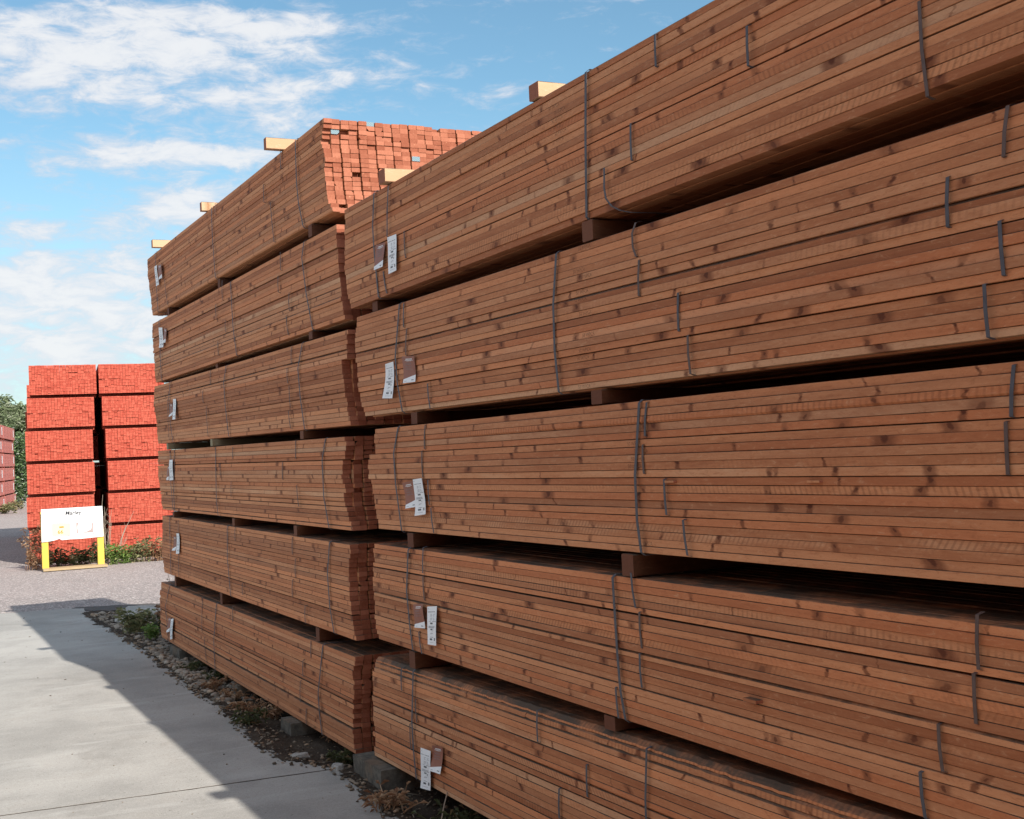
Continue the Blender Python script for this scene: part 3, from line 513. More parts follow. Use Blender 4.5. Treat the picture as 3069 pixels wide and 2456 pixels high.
mb = MB(); NX, NY = 110, 640; y_lo, y_hi = -1.0, 15.05
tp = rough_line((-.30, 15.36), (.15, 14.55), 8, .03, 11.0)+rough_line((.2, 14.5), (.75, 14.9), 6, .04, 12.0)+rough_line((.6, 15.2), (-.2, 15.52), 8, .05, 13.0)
V_ = [(x, y, -.006) for x, y in tp]; q_ = MB(); q_.add(V_, [tuple(range(len(V_)))]); q_.build('dark_ground_patch', 'darkground')['kind'] = 'structure'  # darker flat patch laid over the asphalt at the slab end
idx = {}; V = []; F = []
def dz_(x, y):
    e = edge_x(y); d = x-e
    h = .022*mnoise.noise(Vector((x*3.1, y*3.1, 0)))+.016*mnoise.noise(Vector((x*9, y*9, 4)))+.010*mnoise.noise(Vector((x*27, y*27, 8)))
    k = max(0.0, min(1.0, (d-.05)/.16)); k = k*k*(3-2*k); q = max(0.0, min(1.0, (14.4-y)/.5))
    return .004+max(0, min(1, d/.10))*(.004+.7*max(-.008, h)*(.4+.6*k))-.036*k*q
for j in range(NY+1):
    y = y_lo+(y_hi-y_lo)*j/NY
    for i in range(NX+1):
        t_ = i/NX; x = -.5+2.9*(t_**1.35 if False else t_); 
        idx[(i, j)] = len(V); V.append((x, y, dz_(x, y)))
for j in range(NY):
    for i in range(NX):
        x, y, _ = V[idx[(i, j)]]
        e = edge_x(y)+.055*mnoise.noise(Vector((y*4.0, 2, 0)))+.05*mnoise.noise(Vector((y*11.0, x*9, 0)))+.02*mnoise.noise(Vector((y*40, x*30, 5)))
        if x > e and y < 14.75+.25*mnoise.noise(Vector((x*3, 1, 6)))+.1*mnoise.noise(Vector((x*14, 1, 2))): F.append((idx[(i, j)], idx[(i+1, j)], idx[(i+1, j+1)], idx[(i, j+1)]))
mb.add(V, F); mb.build('dirt_strip', 'dirt', smooth=True)['kind'] = 'structure'

# ------------------------------------------------------------------ loose stones and litter
ICO_V = []; ICO_F = []
def _ico():
    p = (1+5**.5)/2
    v = [(-1,p,0),(1,p,0),(-1,-p,0),(1,-p,0),(0,-1,p),(0,1,p),(0,-1,-p),(0,1,-p),(p,0,-1),(p,0,1),(-p,0,-1),(-p,0,1)]
    f = [(0,11,5),(0,5,1),(0,1,7),(0,7,10),(0,10,11),(1,5,9),(5,11,4),(11,10,2),(10,7,6),(7,1,8),(3,9,4),(3,4,2),(3,2,6),(3,6,8),(3,8,9),(4,9,5),(2,4,11),(6,2,10),(8,6,7),(9,8,1)]
    v = [Vector(q).normalized() for q in v]; cache = {}; nf = []
    def mid(a, b):
        k = (min(a, b), max(a, b))
        if k not in cache: cache[k] = len(v); v.append(((v[a]+v[b])/2).normalized())
        return cache[k]
    for a, b, c in f:
        x, y, z = mid(a, b), mid(b, c), mid(c, a); nf += [(a, x, z), (b, y, x), (c, z, y), (x, y, z)]
    return v, nf
ICO_V, ICO_F = _ico()
def stone(mb, x, y, z, s, flat=.55, rough=.18):
    th = R_.uniform(0, 6.28); sx = s*R_.uniform(.8, 1.5); sy = s*R_.uniform(.6, 1.0); sz = s*flat*R_.uniform(.7, 1.2); sd = R_.uniform(0, 99)
    V = []
    for v in ICO_V:
        k = 1+rough*mnoise.noise(v*1.6+Vector((sd, 0, 0)))*2
        a, b, c = v.x*sx*k, v.y*sy*k, v.z*sz*k
        V.append((x+a*math.cos(th)-b*math.sin(th), y+a*math.sin(th)+b*math.cos(th), z+c))
    mb.add(V, ICO_F)
mb = MB()
for _ in range(2900):
    y = R_.uniform(8.4, 14.5); w_ = 1 if y > 10 else (y-8.2)/1.8
    if R_.random() > w_: continue
    e = edge_x(y); x = e+.05+abs(R_.gauss(.08, .2)) if y < 11.5 else e+.08+R_.random()**1.1*1.1
    stone(mb, x, y, dz_(x, y)+R_.uniform(-.006, .016), R_.choice((.010, .013, .016, .019, .024, .03)))
for (x, y, s) in ((-.02, 11.55, .055), (.12, 11.0, .05), (-.10, 10.2, .045), (.02, 10.0, .038)): stone(mb, x, y, dz_(x, y)+.012, s, .5, .1)
tag(mb.build('pebbles', 'stone', smooth=True), kind='stuff')
mb = MB()
for _ in range(2600):
    y = R_.uniform(2.0, 13.0); e = edge_x(y); x = e-.03+abs(R_.gauss(0, .22)) if R_.random() < .8 else e+R_.uniform(-.06, .9)
    s = R_.choice((.003, .004, .006, .006, .009, .013)); stone(mb, x, y, dz_(x, y)+s*.2, s, .6, .3)
for _ in range(90):
    y = R_.uniform(3.5, 15); x = R_.uniform(-2.2, edge_x(y)); s = R_.choice((.003, .004, .006)); stone(mb, x, y, s*.4, s, .5, .3)
for _ in range(110):      # bark chips and splinters
    y = R_.uniform(2.5, 10.5); e = edge_x(y); x = e-.02+abs(R_.gauss(0, .16)); th = R_.uniform(0, 3.14); l = R_.uniform(.01, .05); wd = R_.uniform(.002, .005); z = dz_(x, y)+.006
    c, s = math.cos(th)*l, math.sin(th)*l; px, py = -math.sin(th)*wd, math.cos(th)*wd
    mb.add([(x-c-px, y-s-py, z), (x+c-px, y+s-py, z+R_.uniform(0, .012)), (x+c+px, y+s+py, z+R_.uniform(0, .012)), (x-c+px, y-s+py, z)], [(0,1,2,3)])
tag(mb.build('yard_litter', 'rubble', smooth=True), kind='stuff')
# flat broken pieces of concrete where the slab ends
def chunk(x, y, z, sx, sy, sz, label):
    mb = MB(); sd = R_.uniform(0, 50); V = []
    for v in ICO_V:
        k = 1+.35*mnoise.noise(v*1.7+Vector((sd, 0, 0)))
        V.append((x+v.x*sx*k, y+v.y*sy*k, z+max(-.3, min(.55, v.z*k))*sz))
    mb.add(V, ICO_F, 0); o = mb.build('rubble_piece', 'concrete', None, (x, y, z)); tag(o, label, 'rubble', 'broken concrete pieces at the slab end'); return o
chunk(.34, 14.3, .0, .26, .34, .09, 'large flat grey lump of broken concrete behind the pebbles')
chunk(.10, 13.7, .0, .15, .28, .06, 'smaller grey lump of broken concrete in front of the larger lump')
chunk(-.12, 6.35, .0, .035, .05, .05, 'fist-sized grey stone beside the sleeper under the nearest stack')
chunk(-.20, 6.75, .0, .05, .035, .03, 'small pale flat stone on the dirt near the slab joint')
mb = MB(); stone(mb, .10, 10.75, dz_(.1, 10.75)+.02, .03, .5, .5); tag(mb.build('plastic_scrap', 'scrap', None, (.10, 10.75, .03)), 'scrap of red plastic lying among the pebbles', 'litter')

# ------------------------------------------------------------------ brown packs
ORD = ['topmost', 'second', 'third', 'fourth', 'fifth', 'sixth']
HAND = {'N1': '45', 'N2': '45', 'N3': '6', 'N4': '7', 'N5': '45'}
roots = {}
DESC = {
 'T1': 'top brown batten pack of the six-high stack, its red-brown end grain in sunshine',
 'T2': 'second brown pack from the top of the six-high stack, just under the sunlit one',
 'T3': 'third brown pack from the top of the six-high stack, with a twisted white label',
 'T4': 'fourth brown pack from the top of the six-high stack, resting on brown bearers, a pale lit bearer tip above its far end',
 'T5': 'fifth brown pack from the top of the six-high stack, second from the ground',
 'T6': 'lowest brown pack of the six-high stack, carried on blocks above the dirt',
 'N1': 'top brown pack of the nearest five-high stack, with a slack strap hanging loose',
 'N2': 'second brown pack from the top of the nearest stack, brown label beside the white',
 'N3': 'middle brown pack of the nearest five-high stack, at eye height, upper battens pushed out',
 'N4': 'fourth brown pack from the top of the nearest stack, thin wooden shims between its battens',
 'N5': 'lowest brown pack of the nearest stack, with a rough barky top edge',
}
DESC['T4'] = 'fourth brown pack from the top of the six-high stack, under green-grey bearers'
for k in ('T1','T2','T3','T4','T5','T6','N1','N2','N3','N4','N5'):
    roots[k] = brown_pack(k, DESC[k], HAND.get(k, ''))
def rowz(k, y, r):
    d = DATA[k]; (ya, za), (yb, zb) = d['top']; (yc, zc), (yd, zd) = d['bot']
    t_ = za+(zb-za)*(y-ya)/(yb-ya); b_ = zc+(zd-zc)*(y-yc)/(yd-yc)
    return b_+(t_-b_)*(1-(r+.78)/NR)
stamps(*roots['N1'], [(3.93+.02*(r % 3), rowz('N1', 3.9, r)) for r in (2, 3, 4, 5, 6, 7)])
stamps(*roots['N2'], [(3.80+.015*(r % 4), rowz('N2', 3.8, r)) for r in (0, 3, 4, 6, 7, 9, 12, 14, 15, 19)])
stamps(*roots['N3'], [(3.50+.02*(r % 3), rowz('N3', 3.5, r)) for r in (5, 6, 7, 8, 18)])
# slack strap on the nearest top pack
rt, of = roots['N1']
pts = [(-.010, 3.600, 2.565), (-.014, 3.596, 2.53), (-.020, 3.590, 2.495), (-.024, 3.575, 2.455), (-.020, 3.548, 2.425), (-.008, 3.515, 2.405), (.01, 3.48, 2.393), (.2, 3.42, 2.385)]
ribbon(pts, .010).build('loose_strap', 'strap', rt, of)
# shims pushed between battens of the fourth pack
for y, r in ((2.93, 12.0), (1.55, 12.0)):
    z = rowz('N4', y, r-.22); mb = MB(); mb.box(-.022, .05, y-.03, y+.03, z-.003, z+.006); mb.build('shim', 'brown', roots['N4'][0], roots['N4'][1])
for y, r in ((3.30, 10.0), (2.62, 10.0)):
    z = rowz('N3', y, r-.22); mb = MB(); mb.box(-.012, .05, y-.025, y+.025, z-.002, z+.004); mb.build('shim', 'brown', roots['N3'][0], roots['N3'][1])

# ------------------------------------------------------------------ bearers
def bearer(x0, x1, y0, y1, z0, z1, m_, label, group):
    mb = MB(); bv = (R_.random(), R_.random()*.8, R_.random(), 1.0)
    # lengthwise along X: swap axes so that the grain follows it
    b_ = .003; pr = [(y0, z0+b_), (y0+b_, z0), (y1-b_, z0), (y1, z0+b_), (y1, z1-b_), (y1-b_, z1), (y0+b_, z1), (y0, z1-b_)]
    cx, cy, cz = (x0+x1)/2, (y0+y1)/2, z0
    V = []
    for x in (x0, x1): V += [(-(q[0]-cy), x-cx, q[1]-cz) for q in pr]
    F = [tuple(range(8)), tuple(range(15, 7, -1))]+[(k, 8+k, 8+(k+1) % 8, (k+1) % 8) for k in range(8)]
    mb.add(V, [tuple(reversed(f)) for f in F], 0, bv); o = mb.build('bearer', m_); o.location = (cx, cy, cz); o.rotation_euler = (0, 0, -math.pi/2)
    return tag(o, label, 'timber bearer', group)
PLACE = {'N': ['left-hand', 'middle'], 'T': ['right-hand', 'middle', 'left-hand']}
STK = {'N': 'nearest stack', 'T': 'six-high stack'}
NEXT = ['first', 'second', 'third', 'fourth', 'fifth', 'sixth']
for k in ('N1','N2','N3','N4','T1','T2','T3','T4','T5'):
    kk = k[0]+str(int(k[1])+1); d = DATA[k]; e = DATA[kk]
    for i, (ya, yb) in enumerate(d['under']):
        ym = (ya+yb)/2; yw = .064 if k[0] == 'T' else .072
        def lin(q, y): (a, za), (b, zb) = q; return za+(zb-za)*(y-a)/(b-a)
        z1 = lin(d['bot'], ym)-.0045; z0 = lin(e['top'], ym)+.0045
        pos = ym; names = PLACE[k[0]]
        if k[0] == 'N': nm = 'left-hand' if ym > 4.9 else 'right-hand'
        else: nm = 'right-hand' if ym < 8.2 else ('left-hand' if ym > 10.2 else 'middle')
        mt = 'greywood' if (k == 'T3' and ym > 8.2) else 'oldwood'
        tip = (-.03 if mt == 'greywood' else .004+R_.uniform(-.012, .012))
        bearer(tip, 1.09, ym-yw/2, ym+yw/2, z0, z1, mt, ('green-grey' if mt == 'greywood' else 'brown')+' bearer, %s, under the %s pack from top, %s' % (nm, NEXT[int(k[1])-1], STK[k[0]]), 'bearers between brown packs')
    if k[0] == 'N':       # the bearer that carries the end out of the picture
        ym = 1.45; bearer(.03, 1.09, ym-.04, ym+.04, lin(e['top'], ym)+.0045, lin(d['bot'], ym)-.0045, 'oldwood', 'brown bearer under the near end of the %s pack from top, nearest stack' % NEXT[int(k[1])-1], 'bearers between brown packs')
for (x0, y, z, sx, h, lb) in ((-.10, 7.31, 3.4865, .052, .068, 'pale pine bearer on top of the six-high stack, sticking out furthest, nearest its sunlit end'),
                          (-.035, 9.275, 3.4865, .055, .066, 'pale pine bearer on top of the six-high stack, middle of the three'),
                          (-.07, 10.95, 3.4865, .055, .066, 'pale pine bearer on top of the six-high stack, at its left end'),
                          (-.03, 5.60, 2.929, .085, .066, 'pale pine bearer at the left end of the nearest stack top, against red end grain'),
                          (-.004, 4.085, 2.929, .075, .060, 'pale pine bearer on the nearest stack top against open sky'),
                          (-.075, 2.12, 2.929, .085, .066, 'pale pine bearer on the nearest stack top, the one closest to the camera')):
    bearer(x0, 1.0, y-sx/2, y+sx/2, z, z+h, 'pine', lb, 'loose bearers on top of the brown stacks')
def base_block(x0, y0, y1, z1, label, m_='block'):
    mb = MB(); n = 7; V = []; F = []
    for i in range(n+1):
        for (px, pz) in ((0, -.06), (0, z1), (1, z1), (1, -.06)):
            y = y0+(y1-y0)*i/n; x = x0 if px == 0 else 1.15
            V.append((x+(.010*mnoise.noise(Vector((y*9, pz*40, 0))) if px == 0 else 0), y, pz-(.006*abs(mnoise.noise(Vector((y*12, 3, 0)))) if pz > 0 else 0)))
    for i in range(n):
        for k in range(4): F.append((i*4+k, i*4+(k+1) % 4, i*4+4+(k+1) % 4, i*4+4+k))
    F += [(3, 2, 1, 0), tuple(n*4+k for k in range(4))]
    mb.add(V, [tuple(reversed(f)) for f in F]); return tag(mb.build('base_block', m_, None, (.5, (y0+y1)/2, 0)), label, 'base block', 'blocks carrying the stacks')
zb6 = lambda y: 1.64-2.22*(.703+(.718-.703)*(11.5-y)/(11.5-6.4))
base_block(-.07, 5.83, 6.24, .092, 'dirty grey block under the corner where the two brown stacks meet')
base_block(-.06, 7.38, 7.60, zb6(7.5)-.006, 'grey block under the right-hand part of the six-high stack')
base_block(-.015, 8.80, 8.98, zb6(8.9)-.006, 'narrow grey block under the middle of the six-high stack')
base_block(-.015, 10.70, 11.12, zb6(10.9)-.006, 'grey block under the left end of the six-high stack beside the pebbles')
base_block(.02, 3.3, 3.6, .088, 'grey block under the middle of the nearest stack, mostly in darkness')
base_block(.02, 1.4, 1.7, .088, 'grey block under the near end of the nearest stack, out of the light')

# ------------------------------------------------------------------ red packs
def red_mesh(seed):
    rn = random.Random(seed); mb = MB(); H = .505; Wd = 1.10
    for g in range(4):
        for c in range(11):
            x = c*.1; z = g*.1275-.003*0; dyb = rn.uniform(-.012, .012); gy = rn.uniform(0, .012)
            style = rn.random(); cells = []
            if style < .6:
                for r in range(5):
                    for q in range(2): cells.append((x+q*.0495, x+q*.0495+.0470, z+r*.0253, z+r*.0253+.0228))
            else:
                for r in range(2):
                    for q in range(4): cells.append((x+q*.0248, x+q*.0248+.0222, z+r*.051, z+r*.051+.0485))
                for q in range(2): cells.append((x+q*.0495, x+q*.0495+.048, z+.1025, z+.1025+.0235))
            for (a, b, c0, c1) in cells:
                y0 = dyb+rn.uniform(-.007, .007)
                y1 = 5.0+rn.uniform(-.02, .02)
                j = rn.uniform(-.001, .001)
                mb.box(a+j, b+j, y0, y1, c0, c1, 0, (rn.random(), rn.random()*.94, rn.random(), 1.0))
    return mb
protos = []
protos2 = []
def red_pack(i, loc, az, label, group, lab=False):
    root = empty('red_batten_pack', loc, -rad(az)); tag(root, label, 'timber pack', group)
    pr, mt = (protos2, 'glarered') if lab else (protos, 'red')
    if len(pr) < 3:
        o = red_mesh(100+i).build('battens', mt, root); pr.append(o)
    else:
        o = pr[R_.randrange(3)].copy(); C.objects.link(o); o.parent = root
    o['kind'] = 'stuff'
    for yy in (.55, 1.8, 3.1, 4.4):
        ribbon([(.6, yy, .509), (.0, yy, .509), (-.004, yy, .503), (-.006, yy+.01, .25), (-.004, yy, .002), (.0, yy, -.003), (.6, yy, -.003)], .016).build('strap', 'strap2', root)
        ribbon([(.6, yy, -.003), (1.1, yy, -.003), (1.104, yy, .002), (1.106, yy+.01, .25), (1.104, yy, .503), (1.1, yy, .509), (.6, yy, .509)], .016).build('strap', 'strap2', root)
    if lab:
        mb = MB(); mb.box(1.108, 1.112, 4.25, 4.45, .12, .42); mb.build('paper_label', 'paper', root)
    return root
def red_bearer(loc, az, dy, label):
    mb = MB(); mb.box(.0, 1.09, dy-.04, dy+.04, 0, .052, 0, (R_.random(), R_.random()*.9, R_.random(), 1)); o = mb.build('red_bearer', 'red'); o.location = loc; o.rotation_euler = (0, 0, -rad(az)); tag(o, label, 'timber bearer', 'bearers between red packs')
def red_stack(x, y, az, name, group, xs, lab=False, bearers=True):
    for r in range(6):
        z = 2.895-r*.5655; dx_ = xs[r]
        c, s = math.cos(rad(az)), math.sin(rad(az)); loc = (x+dx_*c, y-dx_*s, z)
        red_pack(r, loc, az, '%s batten pack, %s from top %s' % ('pale red' if lab else 'bright red', NEXT[r], name), group, lab)
        if bearers:
            for q, dy in (('front', .30), ('rear', 4.5)):
                red_bearer((loc[0], loc[1], z-.057), az, dy, 'red bearer, %s end, under %s pack %s' % (q, NEXT[r], name))
AZR = 7.0
red_stack(.03, 22.95, AZR, 'of the stack behind the sign', 'red packs behind the sign', [.10, .05, .01, .02, .0, .03])
red_stack(.03+1.27*math.cos(rad(AZR)), 22.95-1.27*math.sin(rad(AZR)), AZR, 'of the stack right of the sign', 'red packs right of the sign', [-.03, .01, .05, .07, .06, .05])
c7, s7 = math.cos(rad(AZR)), math.sin(rad(AZR))
red_stack(.03+5.4*s7, 22.95+5.4*c7, AZR, 'of the second row, behind the sign stack', 'red packs of the second row', [-.06, -.1, -.1, -.11, -.1, -.1], bearers=False)
red_stack(.03+5.4*s7+1.22*c7, 22.95+5.4*c7-1.22*s7, AZR, 'of the added unseen row behind the right stack', 'red packs of the second row', [-.08, -.1, -.1, -.11, -.1, -.1], bearers=False)  # stack added to block the bright background behind the gap
AZL = 9.8
cl, sl_ = math.cos(rad(AZL)), math.sin(rad(AZL))
fx, fy = 3.12, 59.0            # far right corner of the distant row
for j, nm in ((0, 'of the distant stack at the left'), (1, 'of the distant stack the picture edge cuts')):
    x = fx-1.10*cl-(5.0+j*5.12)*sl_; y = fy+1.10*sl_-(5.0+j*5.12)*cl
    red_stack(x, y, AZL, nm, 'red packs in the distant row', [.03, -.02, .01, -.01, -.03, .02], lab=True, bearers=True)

# unseen brown packs added across the aisle to shade the nearest stack
ac = red_mesh(77).build('battens', 'brown'); first = True
for j, y in enumerate((-5.4, -.25)):
    for r in range(6):
        rt = empty('batten_pack', (-4.62+.03*math.sin(r*2.1+j), y+.04*math.sin(r*3.7+j), .004+r*.511))
        o = ac if first else ac.copy()
        if not first: C.objects.link(o)
        first = False; o.parent = rt; o['kind'] = 'stuff'
        tag(rt, 'added unseen brown pack across the aisle, %s from ground in the %s stack' % (NEXT[r], ('rear', 'front')[j]), 'timber pack', 'unseen packs added to shade the nearest stack')
# brown packs added unseen behind the two stacks to darken their gaps
for j, y in enumerate((1.15, 6.55)):
    for r in range(5):
        rt = empty('batten_pack', (1.32+.02*math.sin(r*1.7+j), y+.03*math.sin(r*2.9+j), .05+r*.511)); o = ac.copy(); C.objects.link(o); o.parent = rt
        tag(rt, 'added brown pack behind the %s stack, %s from ground, mostly hidden' % (('nearest', 'six-high')[j], NEXT[r]), 'timber pack', 'packs added behind the front stacks to darken gaps')
# ------------------------------------------------------------------ sign
sg = empty('timber_sign', (.55, 21.4, 0), -rad(2)); tag(sg, 'white price sign on yellow posts in front of the red stack', 'sign')
def part(name, m_, fn):
    mb = MB(); fn(mb); return mb.build(name, m_, sg)
part('base_plank', 'plank', lambda q: q.box(-.47, .51, -.22, .10, .0, .035))
for x in (-.47, .38): part('post', 'yellow', lambda q: q.box(x, x+.10, -.05, .05, .035, .60))
part('rail', 'yellow', lambda q: q.box(-.47, .48, .052, .10, .55, .93))
bot = [(-.47, .455), (-.36, .462), (-.28, .472), (-.225, .488), (-.20, .493), (-.165, .468), (-.05, .474), (.10, .470), (.30, .478), (.475, .483)]
top = [(-.465, .978), (.472, .978)]
def panel(q):
    o = bot+list(reversed(top)); n = len(o)
    V = [(x, -.068, z) for x, z in o]+[(x, -.055, z) for x, z in o]
    q.add(V, [tuple(range(n)), tuple(range(2*n-1, n-1, -1))]+[(i, n+i, n+(i+1) % n, (i+1) % n) for i in range(n)])
part('panel', 'white', panel)
def flat_text(q, s, x, z, h, y=-.0705, ws=1.0, shear=0.0, mi=0):
    V, F, wd = text2d(s, shear, .02); q.add([(x+a*h*ws, y, z+b*h) for a, b in V], F, mi)
part('lettering', 'ink', lambda q: flat_text(q, 'Marley', -.10, .845, .085, ws=1.0, shear=.1))
def card1(q):
    q.box(-.31, -.03, -.0735, -.0685, .545, .735)
    q.add([(-.34, -.0740, .526), (-.03, -.0740, .531), (-.03, -.0740, .537), (-.34, -.0740, .532)], [(0,1,2,3)], 2); q.add([(-.30, -.0740, .740), (-.04, -.0740, .744), (-.04, -.0740, .748), (-.30, -.0740, .744)], [(0,1,2,3)], 2)
    flat_text(q, '66', -.225, .57, .065, -.0745, 1.0, 0, 1); q.add([(-.20, -.0745, .665), (-.13, -.0745, .665), (-.13, -.0745, .69), (-.20, -.0745, .69)], [(0,1,2,3)], 1)
part('price_card', ['cream', 'orange', 'ink2'], card1)
def card2(q):
    q.box(.06, .32, -.0735, -.0685, .565, .735, 0)
    V = [(.06, .735), (.10, .735), (.085, .69), (.075, .65), (.095, .60), (.085, .565), (.06, .565)]; n = len(V); q.add([(a, -.0742, b) for a, b in V], [tuple(range(n-1, -1, -1))], 1)
    V = [(.32, .735), (.32, .565), (.15, .565), (.22, .585), (.28, .61), (.30, .66), (.29, .70)]; n = len(V); q.add([(a, -.0742, b) for a, b in V], [tuple(range(n))], 1)
    q.add([(.03, -.0742, .537), (.345, -.0742, .541), (.345, -.0742, .548), (.03, -.0742, .544)], [(0,1,2,3)], 2); q.add([(.07, -.0745, .728), (.30, -.0745, .735), (.30, -.0745, .741), (.07, -.0745, .735)], [(0,1,2,3)], 2)
    flat_text(q, 'PRICE', .155, .675, .022, -.0745, .8, 0, 2)
part('price_card', ['white', 'photo', 'ink2'], card2)

# ------------------------------------------------------------------ plants
def leaf(mb, p, d, l, wd, mi=0, droop=.3):
    d = Vector(d).normalized(); sdv = d.cross(Vector((R_.uniform(-.4, .4), R_.uniform(-.4, .4), 1))).normalized()*wd
    p = Vector(p); m_ = p+d*l*.5+Vector((0, 0, l*.08)); e = p+d*l-Vector((0, 0, l*droop))
    mb.add([p, m_-sdv, e, m_+sdv], [(0, 1, 2), (0, 2, 3)], mi)
def weed(name, x, y, z, h, ns, spread, leafl, lw, m_leaf, label, cat='weed', group=None, dens=9, m_stem=None, seedheads=False):
    root = empty(name, (x, y, z)); tag(root, label, cat, group); st = MB(); lf = MB()
    for _ in range(ns):
        a = R_.uniform(0, 6.28); lean = R_.uniform(.1, 1)*spread; hh_ = h*R_.uniform(.45, 1.0)
        bx, by = R_.gauss(0, spread*.35), R_.gauss(0, spread*.35)
        pts = [(bx+math.cos(a)*lean*t_**1.6, by+math.sin(a)*lean*t_**1.6, hh_*t_) for t_ in (0, .3, .6, .85, 1)]
        st.tube(pts, [.004, .0035, .003, .002, .001], 4)
        for k in range(dens):
            t_ = R_.uniform(.12, 1); i = min(3, int(t_*4)); p = Vector(pts[i]).lerp(Vector(pts[i+1]), R_.random()); b = R_.uniform(0, 6.28)
            leaf(lf, p, (math.cos(b), math.sin(b), R_.uniform(-.1, .9)), leafl*R_.uniform(.5, 1.1), lw*R_.uniform(.6, 1.2))
        if seedheads:
            for k in range(22):
                p = Vector(pts[3]).lerp(Vector(pts[4]), R_.random()); b = R_.uniform(0, 6.28); leaf(lf, p, (math.cos(b), math.sin(b), .6), .03, .010)
    st.build('stem', m_stem or m_leaf, root); lf.build('foliage', m_leaf, root); return root
weed('dock_plant', .06, 22.1, -.012, .80, 18, .30, .10, .020, 'dry', 'dry reddish-brown dock plant left of the white sign', dens=16, seedheads=True, group='weeds along the red stacks')
weed('dock_plant', .08, 21.75, -.012, .45, 14, .22, .08, .018, 'dry', 'short dry plant at the foot of the left yellow post', dens=12, group='weeds along the red stacks')
wl = [(.25, .28, 'dull', 'left of centre behind the sign plank'), (.47, .30, 'darkweed', 'in the middle behind the sign plank'), (.68, .30, 'dull', 'right of centre behind the sign plank'), (.85, .28, 'darkweed', 'by the right yellow post behind the plank')]
for x, h, m_, tx in wl: weed('weed', x, 22.2, -.012, h, 12, .14, .11, .026, m_, 'leafy weed in shade %s' % tx, dens=9, group='weeds along the red stacks')
wr_ = [(1.22, 21.75, .36, 'green', 'fresh green weed right of the right yellow post'), (1.42, 21.8, .30, 'green', 'low bright green weed beside the fresh green one'), (1.62, 21.9, .30, 'dull', 'dull weed under the right red stack, left part'), (1.80, 21.8, .42, 'dull', 'taller dull weed with many stems under the middle of the right red stack'),
       (1.98, 21.75, .36, 'dry', 'straw-coloured weed under the right red stack'), (2.14, 21.7, .50, 'dull', 'tall olive weed where the red stack meets the brown one'), (2.30, 21.7, .40, 'dull', 'weed half hidden behind the brown stack corner'), (1.05, 22.35, .34, 'darkweed', 'dark weed in the gap between the red stacks')]
for x, y, h, m_, tx in wr_: weed('weed', x, y, -.012, h, 18, .15, .10, .02, m_, tx, dens=12, group='weeds along the red stacks')
# dry branches in the gap
def dry_branch(name, x, y, stems, label):
    mb = MB()
    for (dx_, dy_, h) in stems:
        pts = [(0, 0, 0)]; p = Vector((0, 0, 0))
        for i in range(6):
            p = p+Vector((dx_/6+R_.uniform(-.02, .02), dy_/6+R_.uniform(-.02, .02), h/6)); pts.append(tuple(p))
        mb.tube(pts, [.009, .008, .007, .006, .005, .004, .002], 5)
        for i in (2, 3, 4, 5):
            q = Vector(pts[i]); e = q+Vector((R_.uniform(-.12, .12), R_.uniform(-.05, .05), R_.uniform(.08, .2))); mb.tube([q, e], [.003, .001], 4)
    tag(mb.build(name, 'twig', None, (0, 0, 0)), label, 'dead plant', 'dry branches between the red stacks').location = (x, y, -.012)
dry_branch('dry_branch', 1.20, 22.15, [(.02, .1, 1.15), (-.06, .05, .95), (.05, 0, .8), (.10, .05, .9)], 'bare grey branches standing in the gap between the red stacks')
dry_branch('dry_branch', 1.32, 22.1, [(.32, .05, .85), (.18, .02, .60), (.26, .0, .40)], 'bare twigs leaning across the right red stack')
# weeds by the pebbles
weed('weed', -.02, 12.6, .01, .24, 34, .19, .08, .015, 'dull', 'low green weed clump at the slab edge beside the pebbles', dens=12, group='weeds by the pebbles')
weed('weed', .03, 12.05, .01, .15, 16, .10, .06, .014, 'green', 'small fresh green clump in front of the larger weed clump', dens=10, group='weeds by the pebbles')
weed('weed', .36, 12.9, .01, .22, 24, .2, .07, .012, 'dry', 'brown withered weeds between pebbles and brown stack', dens=10, group='weeds by the pebbles')
weed('weed', .55, 13.4, .01, .58, 9, .26, .05, .009, 'dry', 'tall thin dry stalks rising behind the pebbles', dens=7, group='weeds by the pebbles')
weed('weed', .20, 12.3, .01, .16, 16, .14, .06, .012, 'darkweed', 'dark low weed in the middle of the pebbles', dens=9, group='weeds by the pebbles')
for (x, y, m_, tx) in ((.12, 7.05, 'dry', 'dead stalks in front of the grey block'), (-.06, 8.75, 'dry', 'dry leaf tuft by the narrow grey block'), (-.02, 6.55, 'darkweed', 'green tuft on the dirt beside the corner block'), (.06, 9.6, 'darkweed', 'dark tuft under the middle of the six-high stack'), (.02, 5.1, 'darkweed', 'dark tuft in the shade of the nearest stack'),
    (-.12, 9.15, 'dry', 'straw tuft at the slab edge below the middle of the six-high stack'), (-.08, 8.25, 'dry', 'straw-coloured litter tuft between the two right-hand blocks'), (-.20, 7.75, 'darkweed', 'flat dark weed at the slab edge near the grey block'), (-.02, 7.95, 'dry', 'withered stalks under the six-high stack bottom edge'),
    (-.04, 10.1, 'darkweed', 'small dark weed where the pebbles thin out'), (-.16, 5.5, 'dry', 'dead stalks in front of the corner block'), (.0, 4.6, 'dry', 'dead stalks in shade under the nearest stack')):
    weed('weed', x, y, dz_(x, y), .09, 18, .11, .055, .0065, m_, tx, dens=7, group='tufts on the dirt strip')
mb = MB()
for a, e in (((-.10, 5.05, .03), (.02, 5.22, .135)), ((-.03, 5.0, .04), (.02, 4.75, .03)), ((-.16, 4.55, .03), (-.10, 4.95, .05))): mb.tube([a, ((a[0]+e[0])/2, (a[1]+e[1])/2, (a[2]+e[2])/2+.01), e], .0028, 5)
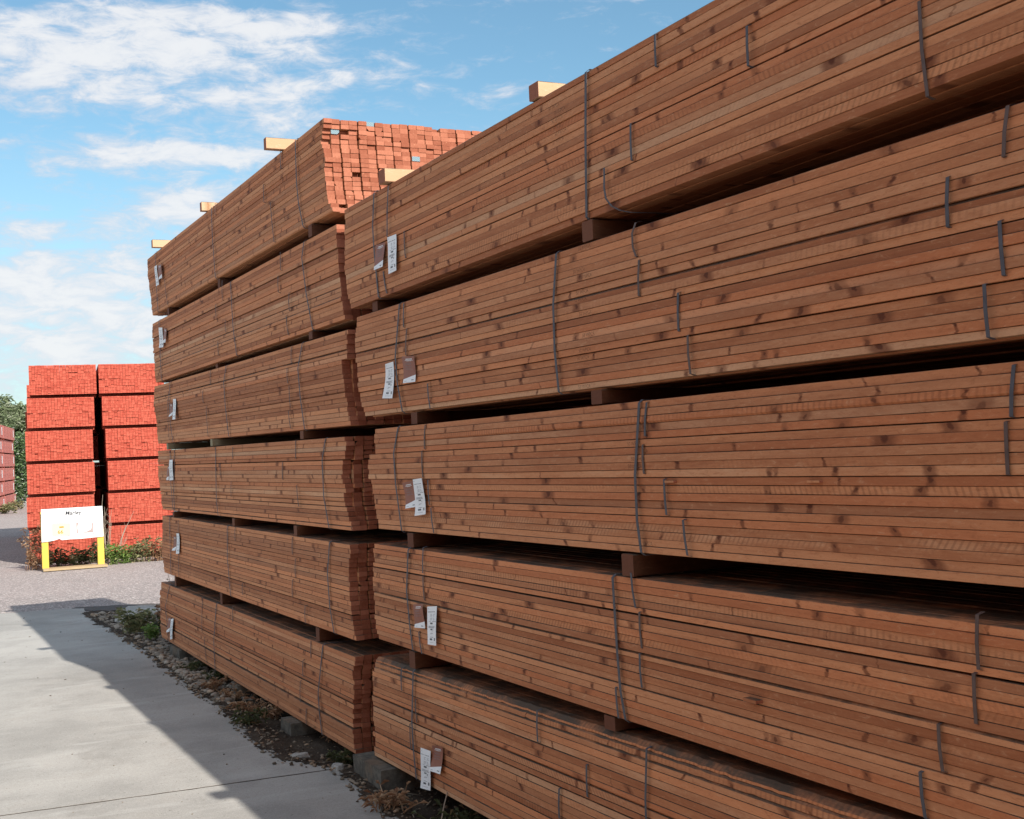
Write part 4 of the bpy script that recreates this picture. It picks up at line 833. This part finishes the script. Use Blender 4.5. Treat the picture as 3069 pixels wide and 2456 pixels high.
tag(mb.build('dry_twig', 'twig', None, (-.05, 5.0, .03)), 'thin dry twigs leaning under the nearest stack below its white label', 'twig')

def foliage_mass(mb, n, cx, cy, cz, rx, ry, rz, l, wd, lumps, seed):
    rn = random.Random(seed); L_ = []
    for _ in range(lumps):
        while True:
            v = Vector((rn.uniform(-1, 1), rn.uniform(-1, 1), rn.uniform(-1, 1)))
            if v.length < 1: break
        L_.append((v, rn.uniform(.22, .42)))
    for _ in range(n):
        v, s = L_[rn.randrange(lumps)]; d = Vector((rn.gauss(0, 1), rn.gauss(0, 1), rn.gauss(0, 1))).normalized()*s*rn.random()**.4
        p = v+d; q = (cx+p.x*rx, cy+p.y*ry, cz+p.z*rz); a = rn.uniform(0, 6.28)
        if q[2] < .02: continue
        leaf(mb, q, (math.cos(a), math.sin(a), rn.uniform(-.3, .9)), l*rn.uniform(.6, 1.3), wd*rn.uniform(.6, 1.3))
def tree(name, x, y, h, rx, rz, label, n, mt, seed, group='trees and bushes behind the yard'):
    root = empty(name, (x, y, -.012)); tag(root, label, 'tree', group)
    tr = MB(); tr.tube([(0, 0, 0), (.05, 0, h*.25), (.0, .05, h*.5), (.1, 0, h*.75)], [.16, .13, .10, .04], 7)
    for k in range(9):
        a = R_.uniform(0, 6.28); z = h*R_.uniform(.3, .65); tr.tube([(0, 0, z), (math.cos(a)*rx*.4, math.sin(a)*rx*.4, z+h*.15), (math.cos(a)*rx*.75, math.sin(a)*rx*.75, z+h*.25)], [.05, .03, .012], 5)
    tr.build('trunk', 'bark', root)
    cr = MB(); foliage_mass(cr, n, 0, 0, h-rz, rx, rx, rz, .26, .05, 46, seed); cr.build('crown', mt, root); return root
tree('willow_tree', 3.35, 67.5, 5.15, 1.25, 1.6, 'grey-green bushy tree rising behind the left red stacks', 9000, 'tree', 3)
tree('willow_tree', 4.75, 68.5, 4.95, 1.15, 1.7, 'grey-green tree partly behind the sign stack', 7000, 'tree', 9)
def bush(x, y, rx, rz, label, seed, mt='hedge'):
    root = empty('hedge_bush', (x, y, -.012)); tag(root, label, 'bush', 'trees and bushes behind the yard')
    mb = MB(); foliage_mass(mb, 9000, 0, 0, rz*.95, rx, .9, rz, .17, .06, 60, seed); mb.build('foliage', mt, root)
    s_ = MB(); s_.tube([(0, 0, 0), (.05, 0, rz), (0, 0, rz*1.6)], [.06, .04, .02], 5); s_.build('stem', 'bark', root)
bush(3.6, 65.2, .95, 1.85, 'tall dark green hedge bush with pale flecks seen between the red stacks', 21)
bush(4.9, 65.6, .95, 1.80, 'tall dark green bush to the right, mostly hidden by the sign stack', 22)
bush(2.2, 66.0, .95, 1.75, 'tall green bush behind the distant red stack', 23)
weed('weed', 1.95, 50.9, -.012, .4, 20, .5, .2, .05, 'dull', 'low olive weeds along the foot of the distant red stack, nearer part', dens=8, group='weeds by the distant red stack')
weed('weed', 2.75, 55.2, -.012, .35, 20, .5, .2, .05, 'dull', 'low olive weeds along the foot of the distant red stack, farther part', dens=8, group='weeds by the distant red stack')
